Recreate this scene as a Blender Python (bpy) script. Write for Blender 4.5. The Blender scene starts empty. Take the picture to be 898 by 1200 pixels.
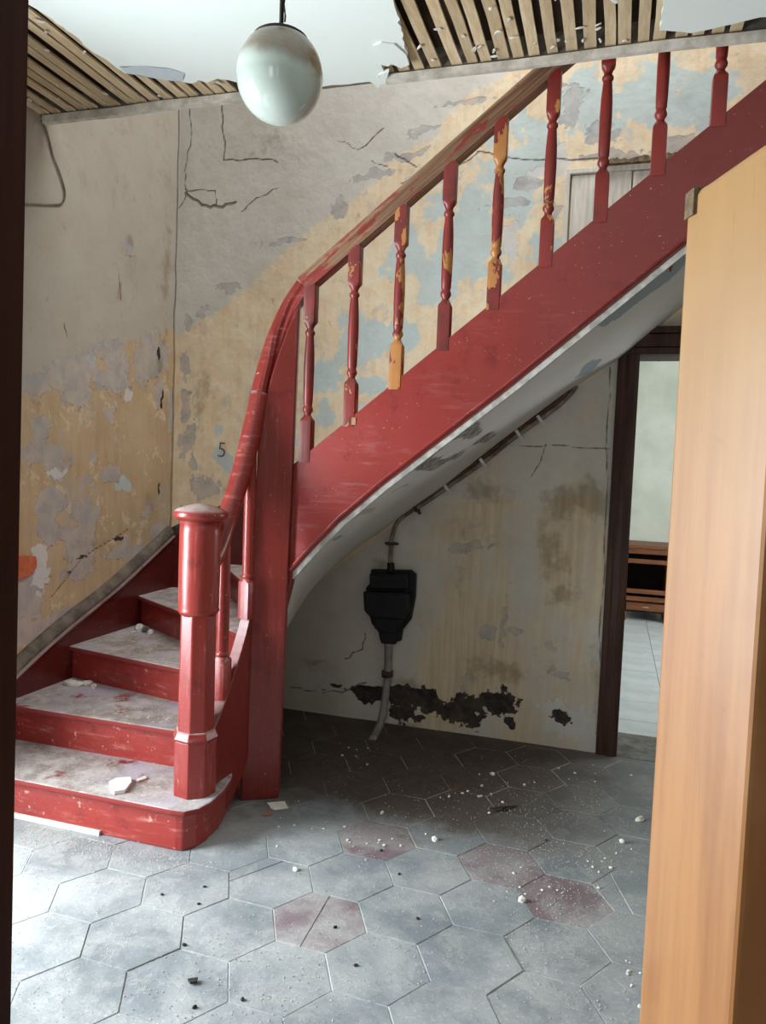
import bpy, bmesh, math, random
import numpy as np
from mathutils import Vector, Matrix
from math import pi, sin, cos, radians as R

C = bpy.context.scene.collection
S = bpy.context.scene
rnd = random.Random(7)

# ---------------------------------------------------------------- camera
F, PITCH, ROLL, YAW, EYE = 879.57, 0.0619, 0.0387, R(17.0), 1.45
cp, sp, cr, sr = cos(PITCH), sin(PITCH), cos(ROLL), sin(ROLL)
_r = np.array([1, 0, 0.]); _f = np.array([0, cp, -sp]); _d = np.array([0, -sp, -cp])
_r, _d = cr*_r - sr*_d, sr*_r + cr*_d
YM = np.array([[cos(YAW), -sin(YAW), 0], [sin(YAW), cos(YAW), 0], [0, 0, 1]])
RT, DN, FW = YM @ _r, YM @ _d, YM @ _f
cam = bpy.data.cameras.new('camera'); camo = bpy.data.objects.new('camera', cam); C.objects.link(camo)
cam.sensor_fit = 'VERTICAL'; cam.sensor_height = 36; cam.sensor_width = 27; cam.lens = 36*F/1200
cam.clip_start = 0.05
m = Matrix.Identity(4)
for i in range(3):
    m[i][0] = RT[i]; m[i][1] = -DN[i]; m[i][2] = -FW[i]
m[2][3] = EYE
camo.matrix_world = m
S.camera = camo

def ray(u, v):
    return (u-449)/F*RT + (v-600)/F*DN + FW
def onx(u, v, x):
    d = ray(u, v); return d*(x/d[0]) + np.array([0, 0, EYE])
def ony(u, v, y):
    d = ray(u, v); return d*(y/d[1]) + np.array([0, 0, EYE])
def onz(u, v, z=0.0):
    d = ray(u, v); return d*((z-EYE)/d[2]) + np.array([0, 0, EYE])

# ---------------------------------------------------------------- light, exposure
S.view_settings.view_transform = 'Standard'
S.view_settings.look = 'None'
S.view_settings.gamma = 1
S.view_settings.use_curve_mapping = False
S.view_settings.exposure = 0.0
S.cycles.use_denoising = True
S.cycles.max_bounces = 10
S.cycles.diffuse_bounces = 6
S.cycles.sample_clamp_indirect = 6
w = bpy.data.worlds.new('sky'); S.world = w; w.use_nodes = True
w.node_tree.nodes['Background'].inputs[0].default_value = (0.62, 0.78, 1.0, 1)
w.node_tree.nodes['Background'].inputs[1].default_value = 1.0

def area(name, loc, target, sx, sy, power, col):
    l = bpy.data.lights.new(name, 'AREA'); l.shape = 'RECTANGLE'; l.size = sx; l.size_y = sy
    l.energy = power; l.color = col
    o = bpy.data.objects.new(name, l); C.objects.link(o)
    o.location = loc
    o.rotation_euler = (Vector(target)-Vector(loc)).to_track_quat('-Z', 'Y').to_euler()
    o['kind'] = 'helper'
    return o
# daylight through the street door opening in the left wall of the hall
area('door_daylight', (-3.1, 1.3, 1.2), (0, 1.5, 0.7), 1.25, 1.9, 265, (0.86, 0.94, 1.0))
# unseen fill light added behind the camera to lift the frontal light
area('front_fill_light', (-0.3, -1.9, 1.7), (-0.3, 3, 1.2), 1.6, 1.5, 17, (1.0, 0.96, 1.0))
# unseen light added above the stairwell to brighten the back wall
area('stairwell_fill_light', (-0.3, 3.15, 5.2), (-0.95, 3.9, 2.2), 2.2, 0.6, 98, (0.96, 0.98, 1.0))
# window of the far room
area('far_room_window_daylight', (2.7, 6.0, 1.6), (0.3, 6.6, 1.0), 1.6, 1.6, 75, (0.93, 0.97, 1.0))

# ---------------------------------------------------------------- node helper
class NT:
    def __init__(s, name, rough=0.8, spec=0.3):
        s.m = bpy.data.materials.new(name); s.m.use_nodes = True
        s.t = s.m.node_tree; s.b = s.t.nodes['Principled BSDF']
        s.b.inputs['Roughness'].default_value = rough
        s.b.inputs['Specular IOR Level'].default_value = spec
        s._p = None
    def n(s, typ, **kw):
        nd = s.t.nodes.new(typ)
        for k, v in kw.items(): setattr(nd, k, v)
        return nd
    def put(s, sock, v):
        if hasattr(v, 'is_linked') or isinstance(v, bpy.types.NodeSocket): s.t.links.new(v, sock)
        else:
            if isinstance(v, (tuple, list)) and len(v) == 3 and sock.type == 'RGBA': v = (*v, 1)
            sock.default_value = v
    def math(s, op, a, b=0.0, c=None, clamp=False):
        nd = s.n('ShaderNodeMath', operation=op, use_clamp=clamp)
        s.put(nd.inputs[0], a); s.put(nd.inputs[1], b)
        if c is not None: s.put(nd.inputs[2], c)
        return nd.outputs[0]
    def add(s, a, b): return s.math('ADD', a, b)
    def mul(s, a, b): return s.math('MULTIPLY', a, b)
    def sub(s, a, b): return s.math('SUBTRACT', a, b)
    def step(s, x, lo, hi):
        nd = s.n('ShaderNodeMapRange', interpolation_type='SMOOTHSTEP')
        s.put(nd.inputs[0], x); nd.inputs[1].default_value = lo; nd.inputs[2].default_value = hi
        return nd.outputs[0]
    def mix(s, f, a, b, mode='MIX'):
        nd = s.n('ShaderNodeMix', data_type='RGBA', blend_type=mode)
        s.put(nd.inputs[0], f); s.put(nd.inputs[6], a); s.put(nd.inputs[7], b)
        return nd.outputs[2]
    def pos(s, kind='Object'):
        if kind == 'world': return s.n('ShaderNodeNewGeometry').outputs['Position']
        return s.n('ShaderNodeTexCoord').outputs[kind]
    def scaled(s, vec, sc, off=(0, 0, 0)):
        nd = s.n('ShaderNodeMapping'); s.put(nd.inputs[0], vec)
        nd.inputs['Scale'].default_value = sc; nd.inputs['Location'].default_value = off
        return nd.outputs[0]
    def noise(s, vec, scale, detail=4, rough=0.55, dist=0.0):
        nd = s.n('ShaderNodeTexNoise'); s.put(nd.inputs['Vector'], vec)
        nd.inputs['Scale'].default_value = scale; nd.inputs['Detail'].default_value = detail
        nd.inputs['Roughness'].default_value = rough; nd.inputs['Distortion'].default_value = dist
        return nd.outputs[0]
    def rnd(s): return s.n('ShaderNodeObjectInfo').outputs['Random']
    def normalz(s):
        g = s.n('ShaderNodeNewGeometry'); x = s.n('ShaderNodeSeparateXYZ'); s.put(x.inputs[0], g.outputs['Normal'])
        return x.outputs[2]
    def attr(s, name):
        a = s.n('ShaderNodeAttribute'); a.attribute_name = name
        x = s.n('ShaderNodeSeparateColor'); s.put(x.inputs[0], a.outputs['Color'])
        return x.outputs[0], x.outputs[1], x.outputs[2]
    def bump(s, h, strength=0.3, dist=0.01):
        b = s.n('ShaderNodeBump'); b.inputs['Strength'].default_value = strength; b.inputs['Distance'].default_value = dist
        s.put(b.inputs['Height'], h); s.put(s.b.inputs['Normal'], b.outputs[0])
    def col(s, c): s.put(s.b.inputs['Base Color'], c)
    def rough(s, r): s.put(s.b.inputs['Roughness'], r)

def lin(r, g, b):
    f = lambda c: (c/255/12.92) if c/255 <= 0.04045 else ((c/255+0.055)/1.055)**2.4
    return (f(r), f(g), f(b), 1)

# ---------------------------------------------------------------- materials
def mat_wall():
    k = NT('old_wall_paint', 0.85, 0.25)
    P = k.pos('world')
    D, BL, GR = k.attr('f1'); WH, BR, BK = k.attr('f2'); CR, TN, OC_SHADE = k.attr('f3')
    fine = k.sub(k.noise(P, 28, 6, 0.65), 0.5)
    fin2 = k.sub(k.noise(P, 11, 5, 0.6, 0.4), 0.5)
    soft = k.noise(P, 2.3, 4, 0.6)
    strk = k.noise(k.scaled(P, (30, 30, 2.2)), 1.0, 4, 0.6)
    def th(f, w=0.035, amp=0.95): return k.step(k.add(f, k.mul(fine, amp)), -w, w)
    upper = k.mix(soft, lin(196, 190, 178), lin(214, 210, 200))
    cream = k.mix(k.step(strk, .3, .75), lin(230, 206, 172), lin(218, 190, 152))
    cream = k.mix(k.step(fin2, -.15, .2), cream, lin(228, 214, 184))
    cream = k.mix(OC_SHADE, cream, k.mix(k.step(strk, .3, .75), lin(182, 156, 120), lin(166, 138, 100)))
    fl1 = k.step(k.noise(P, 8, 9, .72, .3), .56, .60); fl2 = k.step(k.noise(k.scaled(P, (1, 1, .7), (3, 5, 1)), 6, 9, .74, .3), .575, .60)
    fl3 = k.step(k.noise(k.scaled(P, (1, 1, .7), (8, 2, 4)), 13, 8, .74), .62, .64)
    cream = k.mix(k.mul(fl1, .45), cream, lin(226, 214, 188))
    cream = k.mix(k.mul(fl2, .5), cream, lin(188, 178, 166))
    cream = k.mix(k.mul(fl3, .5), cream, lin(166, 142, 112))
    upper = k.mix(k.mul(k.mul(fl2, fl1), .5), upper, lin(180, 174, 166))
    upper = k.mix(OC_SHADE, upper, k.mix(soft, lin(158, 150, 136), lin(178, 169, 155)))  # upper paint darkened on the left wall to stand in for dimmer light
    c = k.mix(th(D, .05, .35), upper, cream)
    c = k.mix(k.mul(k.mul(fl2, OC_SHADE), .30), c, lin(150, 138, 120)); c = k.mix(k.mul(k.mul(fl3, OC_SHADE), .35), c, lin(128, 110, 86))
    c = k.mix(k.mul(k.step(TN, 0, 1), .85), c, k.mix(k.step(strk, .35, .7), lin(204, 178, 142), lin(222, 202, 168)))
    c = k.mix(k.mul(th(BL, .12, .7), .8), c, k.mix(soft, lin(168, 192, 196), lin(190, 206, 204)))
    c = k.mix(k.mul(th(GR), k.add(.62, k.mul(k.step(fin2, -.2, .2), .3))), c, k.mix(k.step(fin2, -.2, .2), lin(184, 178, 172), lin(160, 156, 154)))
    c = k.mix(k.mul(th(WH), .9), c, lin(206, 203, 196))
    c = k.mix(k.mul(k.step(k.add(BR, k.add(k.mul(fin2, 1.4), k.mul(fine, 1.2))), -.1, .8), .55), c, k.mix(k.step(strk, .3, .7), lin(116, 98, 72), lin(146, 124, 90)))
    c = k.mix(th(BK, .04, .9), c, k.mix(k.step(fine, -.1, .2), lin(36, 33, 34), lin(66, 58, 58)))
    c = k.mix(k.mul(k.step(k.add(CR, k.mul(fine, .008)), .0045, .001), .8), c, lin(88, 78, 66))
    spk = k.step(k.noise(P, 60, 2, .5), .73, .78)
    c = k.mix(k.mul(spk, .5), c, lin(120, 105, 85))
    k.col(k.mix(k.mul(k.step(k.noise(P, 5, 6, .7), .35, .75), .22), c, lin(150, 132, 108)))
    h = k.add(k.mul(th(GR), -1.0), k.mul(th(WH), -.8))
    h = k.add(h, k.mul(th(BK), -1.6)); h = k.add(h, k.mul(k.noise(P, 40, 5, .6), .5)); h = k.add(h, k.mul(k.noise(P, 6, 4, .6), 1.6))
    h = k.add(h, k.mul(k.step(CR, .003, -.003), -2))
    k.bump(h, .55, .006)
    return k.m

def mat_plain(name, c1, c2, scale=6, rough=.8, bump=.2, dist=.004, stretch=(1, 1, 1), kind='Object', spec=.3):
    k = NT(name, rough, spec); P = k.scaled(k.pos(kind), stretch)
    nz = k.noise(P, scale, 6, .6)
    k.col(k.mix(k.step(nz, .3, .7), lin(*c1), lin(*c2)))
    if bump: k.bump(k.noise(P, scale*5, 5, .6), bump, dist)
    return k.m

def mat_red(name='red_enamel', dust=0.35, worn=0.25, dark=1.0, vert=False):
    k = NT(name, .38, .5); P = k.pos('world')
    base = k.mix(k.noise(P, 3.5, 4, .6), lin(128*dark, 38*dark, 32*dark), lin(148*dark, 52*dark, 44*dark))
    x = k.n('ShaderNodeSeparateXYZ'); k.put(x.inputs[0], P)
    # browner old paint on the upper flight, darkened too for light falloff
    old = k.step(k.add(x.outputs[0], k.mul(k.noise(P, 3, 4, .6), .6)), -.75, .55)
    base = k.mix(k.mul(old, .75), base, lin(96*dark, 34*dark, 28*dark))
    strk = k.noise(k.scaled(P, (60, 60, 5) if vert else (7, 7, 55)), 1, 6, .68)
    pale = k.mul(k.step(strk, .50, .72), k.step(k.noise(P, 5, 6, .7), .40, .62))
    base = k.mix(k.mul(pale, min(1, worn*1.7)), base, lin(182, 112, 106))
    drk = k.step(k.noise(k.scaled(P, (1, 1, 1), (4, 4, 4)), 9, 8, .75), .54, .66)
    base = k.mix(k.mul(drk, .45), base, lin(88*dark, 22*dark, 22*dark))
    wr = k.step(k.noise(P, 26, 8, .75), .70-.14*worn, .72-.14*worn)
    base = k.mix(k.mul(wr, .75), base, lin(206, 160, 146))
    up = k.step(k.normalz(), .45, .95)
    d = k.mul(up, k.step(k.noise(P, 9, 6, .7), .2, .6))
    sc = k.step(k.noise(P, 80, 3, .6), .70, .74)
    c = k.mix(k.mul(sc, .5), base, lin(225, 180, 170))
    c = k.mix(k.mul(d, min(1, dust*2)), c, lin(176, 160, 154))
    k.col(c); k.rough(k.add(.30, k.add(k.mul(d, .4), k.add(k.mul(wr, .3), k.mul(pale, .25)))))
    k.bump(k.add(k.noise(P, 18, 5, .6), k.add(k.mul(strk, .8), k.mul(wr, -.8))), .2, .004)
    return k.m

def mat_baluster(name, wear):
    k = NT(name, .4, .5); P = k.pos('world')
    red = k.mix(k.noise(P, 9, 4, .6), lin(112, 32, 26), lin(138, 42, 34))
    q = k.noise(k.scaled(P, (1.6, 1.6, .9), (rnd.random()*9, rnd.random()*9, 0)), 9, 7, .6, .3)
    lo = .70-.34*wear
    under = k.mix(k.noise(P, 20, 3, .5), lin(186, 128, 66), lin(160, 98, 48))
    msk = k.step(q, lo, lo+.015)
    edge = k.mul(k.step(q, lo-.03, lo), k.sub(1, msk))
    red = k.mix(k.step(k.noise(P, 5, 4, .6), .45, .7), red, lin(92, 34, 28)); c = k.mix(msk, red, under); c = k.mix(k.mul(edge, .6), c, lin(84, 22, 20))
    k.col(c); k.bump(k.add(k.mul(msk, -1), k.mul(k.noise(P, 40, 4, .6), .3)), .4, .002)
    return k.m

def mat_rail_wood():
    k = NT('worn_rail_wood', .5, .4); P = k.pos('world')
    g = k.noise(k.scaled(P, (1, 1, 1)), 7, 6, .65); 
    nd = k.n('ShaderNodeVectorRotate'); nd.rotation_type = 'Y_AXIS'; k.put(nd.inputs['Vector'], P); nd.inputs['Angle'].default_value = math.atan(.79)
    gr = k.noise(k.scaled(nd.outputs[0], (2, 60, 60)), 1, 5, .6)
    wood = k.mix(k.step(gr, .3, .7), lin(96, 66, 48), lin(158, 120, 90))
    redn = k.noise(k.scaled(nd.outputs[0], (4, 18, 18)), 1.4, 6, .65)
    x = k.n('ShaderNodeSeparateXYZ'); k.put(x.inputs[0], P)
    low = k.step(x.outputs[0], -.35, -1.2)
    msk = k.step(k.add(redn, k.mul(low, .13)), .62, .65)
    c = k.mix(k.mul(msk, .85), wood, lin(136, 38, 36))
    k.col(c); k.bump(gr, .25, .003)
    return k.m

def mat_tread():
    k = NT('dusty_tread', .85, .2); P = k.pos('world')
    red = k.mix(k.noise(P, 8, 4, .6), lin(120, 42, 40), lin(140, 60, 56))
    d = k.noise(P, 7, 8, .68, .3); up = k.step(k.normalz(), .5, .9)
    dust = k.mix(k.step(k.noise(P, 11, 8, .75), .35, .68), lin(140, 128, 120), lin(192, 184, 178))
    dust = k.mix(k.step(k.noise(P, 4, 3, .5), .45, .7), dust, lin(172, 164, 172))
    c = k.mix(k.mul(up, k.step(d, .28, .44)), red, dust)
    spk = k.step(k.noise(P, 130, 2, .5), .66, .7)
    c = k.mix(k.mul(k.mul(spk, up), .7), c, lin(226, 222, 214))
    k.col(c); k.bump(k.add(d, k.mul(k.noise(P, 90, 4, .7), .5)), .35, .004)
    return k.m

def mat_tile(maroon=False):
    k = NT('maroon_floor_tile' if maroon else 'grey_floor_tile', .55, .4); P = k.pos('world'); r = k.rnd()
    if maroon: base = k.mix(k.noise(P, 9, 5, .6), lin(116, 96, 100), lin(130, 114, 118))
    else:
        base = k.mix(r, lin(112, 118, 122), lin(134, 140, 144))
        base = k.mix(k.noise(P, 7, 5, .6), base, lin(122, 128, 130))
    dn = k.noise(P, 3.2, 8, .68, .2)
    dust = k.step(dn, .36, .64)
    c = k.mix(k.mul(dust, .62), base, lin(176, 176, 172))
    gr = k.step(k.noise(P, 75, 5, .75), .54, .68)
    c = k.mix(k.mul(k.mul(gr, k.add(.15, dust)), .5), c, lin(206, 204, 198))
    d2 = k.step(k.noise(P, 9, 10, .78, .4), .50, .60)
    c = k.mix(k.mul(d2, .42), c, lin(172, 172, 168))
    d3 = k.step(k.noise(P, 30, 8, .8), .58, .66)
    c = k.mix(k.mul(d3, .35), c, lin(98, 98, 98))
    dk = k.step(k.noise(P, 14, 6, .7), .60, .75)
    c = k.mix(k.mul(dk, .4), c, lin(88, 92, 92))
    x = k.n('ShaderNodeSeparateXYZ'); k.put(x.inputs[0], P)
    # brown dust under the stairs, also darkened to paint in the stair shadow
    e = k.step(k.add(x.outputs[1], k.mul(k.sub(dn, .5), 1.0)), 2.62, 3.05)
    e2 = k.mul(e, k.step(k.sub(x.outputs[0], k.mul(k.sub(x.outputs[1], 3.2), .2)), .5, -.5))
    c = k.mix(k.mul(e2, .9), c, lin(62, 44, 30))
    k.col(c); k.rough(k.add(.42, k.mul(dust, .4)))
    k.bump(k.add(k.mul(k.noise(P, 60, 6, .75), .8), k.add(dn, k.mul(d2, .5))), .45, .004)
    return k.m

def mat_lath():
    k = NT('rough_lath_wood', .85, .2); P = k.scaled(k.pos('Object'), (20, 2.5, 20))
    r = k.rnd(); g = k.noise(P, 1.5, 6, .65)
    c = k.mix(k.step(g, .3, .7), lin(186, 160, 124), lin(228, 208, 172))
    c = k.mix(k.mul(r, .5), c, lin(152, 130, 100))
    pl = k.step(k.noise(k.pos('Object'), 16, 7, .75), .57, .64)
    c = k.mix(k.mul(pl, .7), c, lin(212, 196, 166))
    k.col(c); k.bump(k.add(g, pl), .4, .004); return k.m

def mat_ceiling():
    k = NT('ceiling_distemper', .9, .2); P = k.pos('world')
    c = k.mix(k.noise(P, 1.4, 4, .5), lin(222, 232, 222), lin(232, 236, 234))
    c = k.mix(k.mul(k.step(k.noise(P, 6, 6, .7), .55, .8), .25), c, lin(206, 196, 178))
    k.col(c); k.bump(k.noise(P, 20, 5, .6), .15, .004); return k.m

def mat_soffit():
    k = NT('soffit_plaster', .85, .25); P = k.pos('world')
    D, BL, GR = k.attr('f1')
    fine = k.sub(k.noise(P, 24, 6, .65), .5)
    c = k.mix(k.noise(P, 3, 4, .6), lin(186, 180, 174), lin(206, 202, 196))
    c = k.mix(k.step(k.add(BL, k.mul(fine, .5)), -.03, .03), c, lin(142, 150, 154))
    c = k.mix(k.mul(k.step(k.add(GR, k.mul(fine, .9)), -.12, .12), .9), c, k.mix(k.step(fine, -.1, .15), lin(92, 86, 82), lin(150, 146, 140)))
    c = k.mix(k.mul(k.step(k.add(D, k.mul(fine, .8)), -.1, .3), .5), c, lin(150, 130, 100))
    k.col(c); k.bump(k.add(k.noise(P, 14, 6, .65), k.mul(GR, -.3)), .4, .006); return k.m

def mat_varnish():
    k = NT('pale_varnished_wood', .42, .4); P = k.pos('Object')
    g = k.noise(k.scaled(P, (26, 26, 1.6)), 1, 5, .6)
    c = k.mix(k.step(g, .35, .65), lin(150, 102, 54), lin(130, 82, 38))
    c = k.mix(k.mul(k.step(k.noise(P, 5, 4, .6), .4, .7), .6), c, lin(148, 106, 66))
    x = k.n('ShaderNodeSeparateXYZ'); k.put(x.inputs[0], P)
    top = k.step(x.outputs[2], 1.15, 1.75)
    c = k.mix(k.mul(top, .6), c, lin(142, 110, 58))
    st = k.mul(k.step(k.noise(k.scaled(P, (5, 5, 2)), 1.4, 6, .7, 1.2), .60, .66), top)
    c = k.mix(k.mul(st, .55), c, lin(104, 74, 40))
    kn = k.step(k.noise(P, 18, 3, .5), .74, .78)
    c = k.mix(k.mul(kn, .7), c, lin(90, 52, 26))
    ln = k.step(k.noise(k.scaled(P, (12, 12, 1.0), (1, 7, 2)), 2.2, 8, .75, .6), .60, .68); c = k.mix(k.mul(ln, .25), c, lin(112, 70, 40))
    wh = k.step(k.noise(k.scaled(P, (9, 9, 1.8), (3, 1, 0)), 1.5, 7, .7), .70, .8)
    c = k.mix(k.mul(wh, .5), c, lin(180, 156, 136))
    k.col(c); k.bump(g, .1, .002); return k.m

def mat_globe():
    k = NT('opal_glass', .12, .6); P = k.pos('Object')
    x = k.n('ShaderNodeSeparateXYZ'); k.put(x.inputs[0], P)
    z = k.add(k.add(x.outputs[2], k.mul(x.outputs[0], .22)), k.mul(k.sub(k.noise(P, 14, 4, .6), .5), .04))
    c = k.mix(k.step(z, -.012, .040), lin(172, 182, 172), lin(112, 92, 70))
    c = k.mix(k.mul(k.step(k.noise(P, 9, 4, .6), .5, .75), .25), c, lin(160, 160, 140))
    k.col(c); k.rough(k.add(.1, k.mul(k.step(z, .03, .09), .45)))
    k.b.inputs['Subsurface Weight'].default_value = .0
    k.b.inputs['Coat Weight'].default_value = .6
    return k.m

M = dict(
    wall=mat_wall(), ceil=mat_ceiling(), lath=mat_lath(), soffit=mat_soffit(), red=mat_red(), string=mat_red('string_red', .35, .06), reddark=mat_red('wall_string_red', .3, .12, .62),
    riser=mat_red('riser_red', .2, .55, 1.05), redv=mat_red('red_enamel_upright', .35, .38, 1.0, True), redp_shaded=mat_red('red_enamel_post_shaded', .35, .12, .85, True), tread=mat_tread(), tile=mat_tile(), tilem=mat_tile(True), rail=mat_rail_wood(),  # post and inner string get upright red darkened to paint in their shade
    railred=mat_red('rail_red', .55, .5, .95), varnish=mat_varnish(), globe=mat_globe(),
    grout=mat_plain('floor_grout', (150, 150, 146), (200, 198, 192), 20, .95),
    plaster=mat_plain('broken_plaster', (198, 190, 176), (226, 222, 212), 30, .95, .4),
    grey=mat_plain('grey_dirty_plaster', (84, 76, 68), (120, 110, 98), 14, .9, .5, .006),
    batten=mat_plain('painted_batten', (172, 164, 150), (216, 210, 198), 18, .85, .3),
    darkwood=mat_plain('dark_stained_wood', (46, 26, 18), (74, 46, 34), 3, .5, .2, .003, (14, 14, 1)),
    frame=mat_plain('door_frame_brown', (44, 18, 10), (62, 28, 16), 3, .75, .15, .003, (10, 10, 1), spec=.1),
    iron=mat_plain('black_cast_iron', (16, 15, 16), (30, 27, 27), 18, .55, .4, .003),
    rust=mat_plain('rusty_iron', (60, 40, 30), (92, 66, 50), 30, .8, .3),
    pipe=mat_plain('painted_lead_pipe', (118, 112, 108), (150, 142, 136), 14, .6, .2),
    conduit=mat_plain('brown_conduit', (88, 72, 62), (140, 128, 118), 12, .7, .2),
    whitewall=mat_plain('far_room_wall', (200, 204, 192), (222, 224, 214), 2.2, .9, .1, .004, kind='world'),
    hallwall=mat_plain('hall_wall', (150, 140, 122), (168, 160, 146), 2, .9, .1),
    marble=mat_plain('pale_floor_slab', (196, 202, 208), (220, 224, 228), 5, .35, .05),
    brick=mat_plain('red_brick', (176, 84, 52), (200, 112, 76), 20, .9, .5),
    desk=mat_plain('brown_desk_wood', (104, 62, 40), (138, 86, 56), 5, .5, .1, .002, (1, 8, 8)),
    sill=mat_plain('worn_sill', (96, 92, 88), (140, 138, 134), 12, .8, .2),
    deskdark=mat_plain('desk_inside', (26, 14, 14), (40, 22, 20), 6, .7, 0),
    brass=mat_plain('pale_metal', (190, 180, 160), (214, 206, 190), 9, .4, 0),
    hatch=mat_plain('flaking_white_boards', (196, 190, 176), (224, 218, 204), 4, .8, .4, .004, (14, 14, 1.5)),
    rot=mat_plain('rotten_dark_wood', (50, 42, 34), (120, 100, 74), 30, .95, .6, .008),
    dark=mat_plain('dark_bits', (36, 32, 30), (64, 58, 52), 30, .9, .3),
    edgep=mat_plain('soffit_edge_plaster', (138, 132, 124), (186, 180, 172), 22, .9, .4),
    gritm=mat_plain('grit', (168, 162, 154), (200, 196, 188), 30, .95, .1),
    paper=mat_plain('off_white_chip', (206, 202, 192), (232, 228, 220), 12, .9, .1),
    pencil=mat_plain('pencil_mark', (70, 66, 72), (90, 86, 90), 12, .9, 0),
    tape=mat_plain('brown_tape', (150, 112, 84), (166, 126, 96), 12, .5, 0),
    rod=mat_plain('black_rod', (22, 20, 20), (40, 36, 34), 40, .5, .2),
    void=mat_plain('dark_loft_boards', (46, 36, 28), (70, 56, 42), 6, .9, .2),
)
BALM = [mat_baluster('baluster_paint_%s' % n, v) for n, v in (('sound', .05), ('chipped', .35), ('worn', .62), ('bare', .85))]

# ---------------------------------------------------------------- mesh helpers
def link(name, me, mat, parent=None, smooth=False, bevel=0.0, mw=None):
    if mat: me.materials.append(mat)
    o = bpy.data.objects.new(name, me); C.objects.link(o)
    if parent is not None: o.parent = parent
    if smooth:
        for p in me.polygons: p.use_smooth = True
    if bevel:
        b = o.modifiers.new('bevel', 'BEVEL'); b.width = bevel; b.segments = 2; b.limit_method = 'ANGLE'; b.angle_limit = R(40)
    return o
def mesh(name, vs, fs):
    me = bpy.data.meshes.new(name); me.from_pydata([tuple(map(float, v)) for v in vs], [], fs); me.update()
    bm = bmesh.new(); bm.from_mesh(me); bmesh.ops.recalc_face_normals(bm, faces=bm.faces[:]); bm.to_mesh(me); bm.free()
    return me
def empty(name, loc=(0, 0, 0), parent=None):
    o = bpy.data.objects.new(name, None); C.objects.link(o); o.location = loc
    o.empty_display_size = .1
    if parent is not None: o.parent = parent
    return o
def tag(o, label=None, cat=None, group=None, kind=None):
    for k, v in (('label', label), ('category', cat), ('group', group), ('kind', kind)):
        if v: o[k] = v
    return o
def boxvf(x0, x1, y0, y1, z0, z1, base=0):
    v = [(x, y, z) for z in (z0, z1) for y in (y0, y1) for x in (x0, x1)]
    f = [(0, 1, 3, 2), (4, 6, 7, 5), (0, 4, 5, 1), (2, 3, 7, 6), (0, 2, 6, 4), (1, 5, 7, 3)]
    return v, [tuple(i+base for i in q) for q in f]
def box(name, x0, x1, y0, y1, z0, z1, mat, parent=None, bevel=0.0):
    v, f = boxvf(x0, x1, y0, y1, z0, z1)
    return link(name, mesh(name, v, f), mat, parent, bevel=bevel)
def boxes(name, lst, mat, parent=None, bevel=0.0):
    V, Fc = [], []
    for b in lst:
        v, f = boxvf(*b, base=len(V)); V += v; Fc += f
    return link(name, mesh(name, V, Fc), mat, parent, bevel=bevel)
def prism(name, poly, axis, a, b, mat, parent=None, bevel=0.0, smooth=False):
    """poly in the plane across axis, extruded from a to b along it"""
    n = len(poly)
    def pt(p, t):
        return (t, p[0], p[1]) if axis == 'x' else (p[0], t, p[1]) if axis == 'y' else (p[0], p[1], t)
    v = [pt(p, a) for p in poly]+[pt(p, b) for p in poly]
    f = [tuple(range(n)), tuple(range(2*n-1, n-1, -1))]+[(i, (i+1) % n, n+(i+1) % n, n+i) for i in range(n)]
    return link(name, mesh(name, v, f), mat, parent, bevel=bevel)
def sweep(name, path, prof, mat, parent=None, smooth=True, closed=True, caps=True, up=None):
    """prof: (side, up) points swept on a 3D path; side stays horizontal unless up given"""
    P = [Vector(p) for p in path]; V = []; Fc = []; n = len(prof); last = None
    for i, p in enumerate(P):
        t = (P[min(i+1, len(P)-1)]-P[max(i-1, 0)]).normalized()
        h = Vector((t.x, t.y, 0))
        side = Vector((t.y, -t.x, 0)).normalized() if h.length > 1e-3 else (last or Vector((1, 0, 0)))
        if up: side = t.cross(Vector(up)).normalized()
        last = side; u = side.cross(t).normalized()
        for (a, b) in prof: V.append(p+side*a+u*b)
    for i in range(len(P)-1):
        for j in range(n if closed else n-1):
            Fc.append((i*n+j, i*n+(j+1) % n, (i+1)*n+(j+1) % n, (i+1)*n+j))
    if caps and closed:
        Fc.append(tuple(range(n))); Fc.append(tuple((len(P)-1)*n+j for j in range(n-1, -1, -1)))
    o = link(name, mesh(name, V, Fc), mat, parent)
    if smooth:
        for p in o.data.polygons: p.use_smooth = len(p.vertices) == 4
    return o
def circ(r, n=12): return [(r*cos(2*pi*i/n), r*sin(2*pi*i/n)) for i in range(n)]
def tube(name, path, r, mat, parent=None, n=12, up=None): return sweep(name, path, circ(r, n), mat, parent, up=up)
def spline(pts, k=8):
    P = [np.array(p, float) for p in pts]; P = [2*P[0]-P[1]]+P+[2*P[-1]-P[-2]]; out = []
    for i in range(1, len(P)-2):
        for j in range(k):
            t = j/k; a, b, c, d = P[i-1:i+3]
            out.append(.5*((2*b)+(-a+c)*t+(2*a-5*b+4*c-d)*t*t+(-a+3*b-3*c+d)*t**3))
    out.append(P[-2]); return out
def rings_mesh(rings):
    """rings: list of (list of 3D points) all same length, bottom to top"""
    n = len(rings[0]); V = [p for r in rings for p in r]; Fc = []
    for i in range(len(rings)-1):
        for j in range(n): Fc.append((i*n+j, i*n+(j+1) % n, (i+1)*n+(j+1) % n, (i+1)*n+j))
    Fc.append(tuple(range(n-1, -1, -1))); Fc.append(tuple((len(rings)-1)*n+j for j in range(n)))
    return V, Fc

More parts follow.
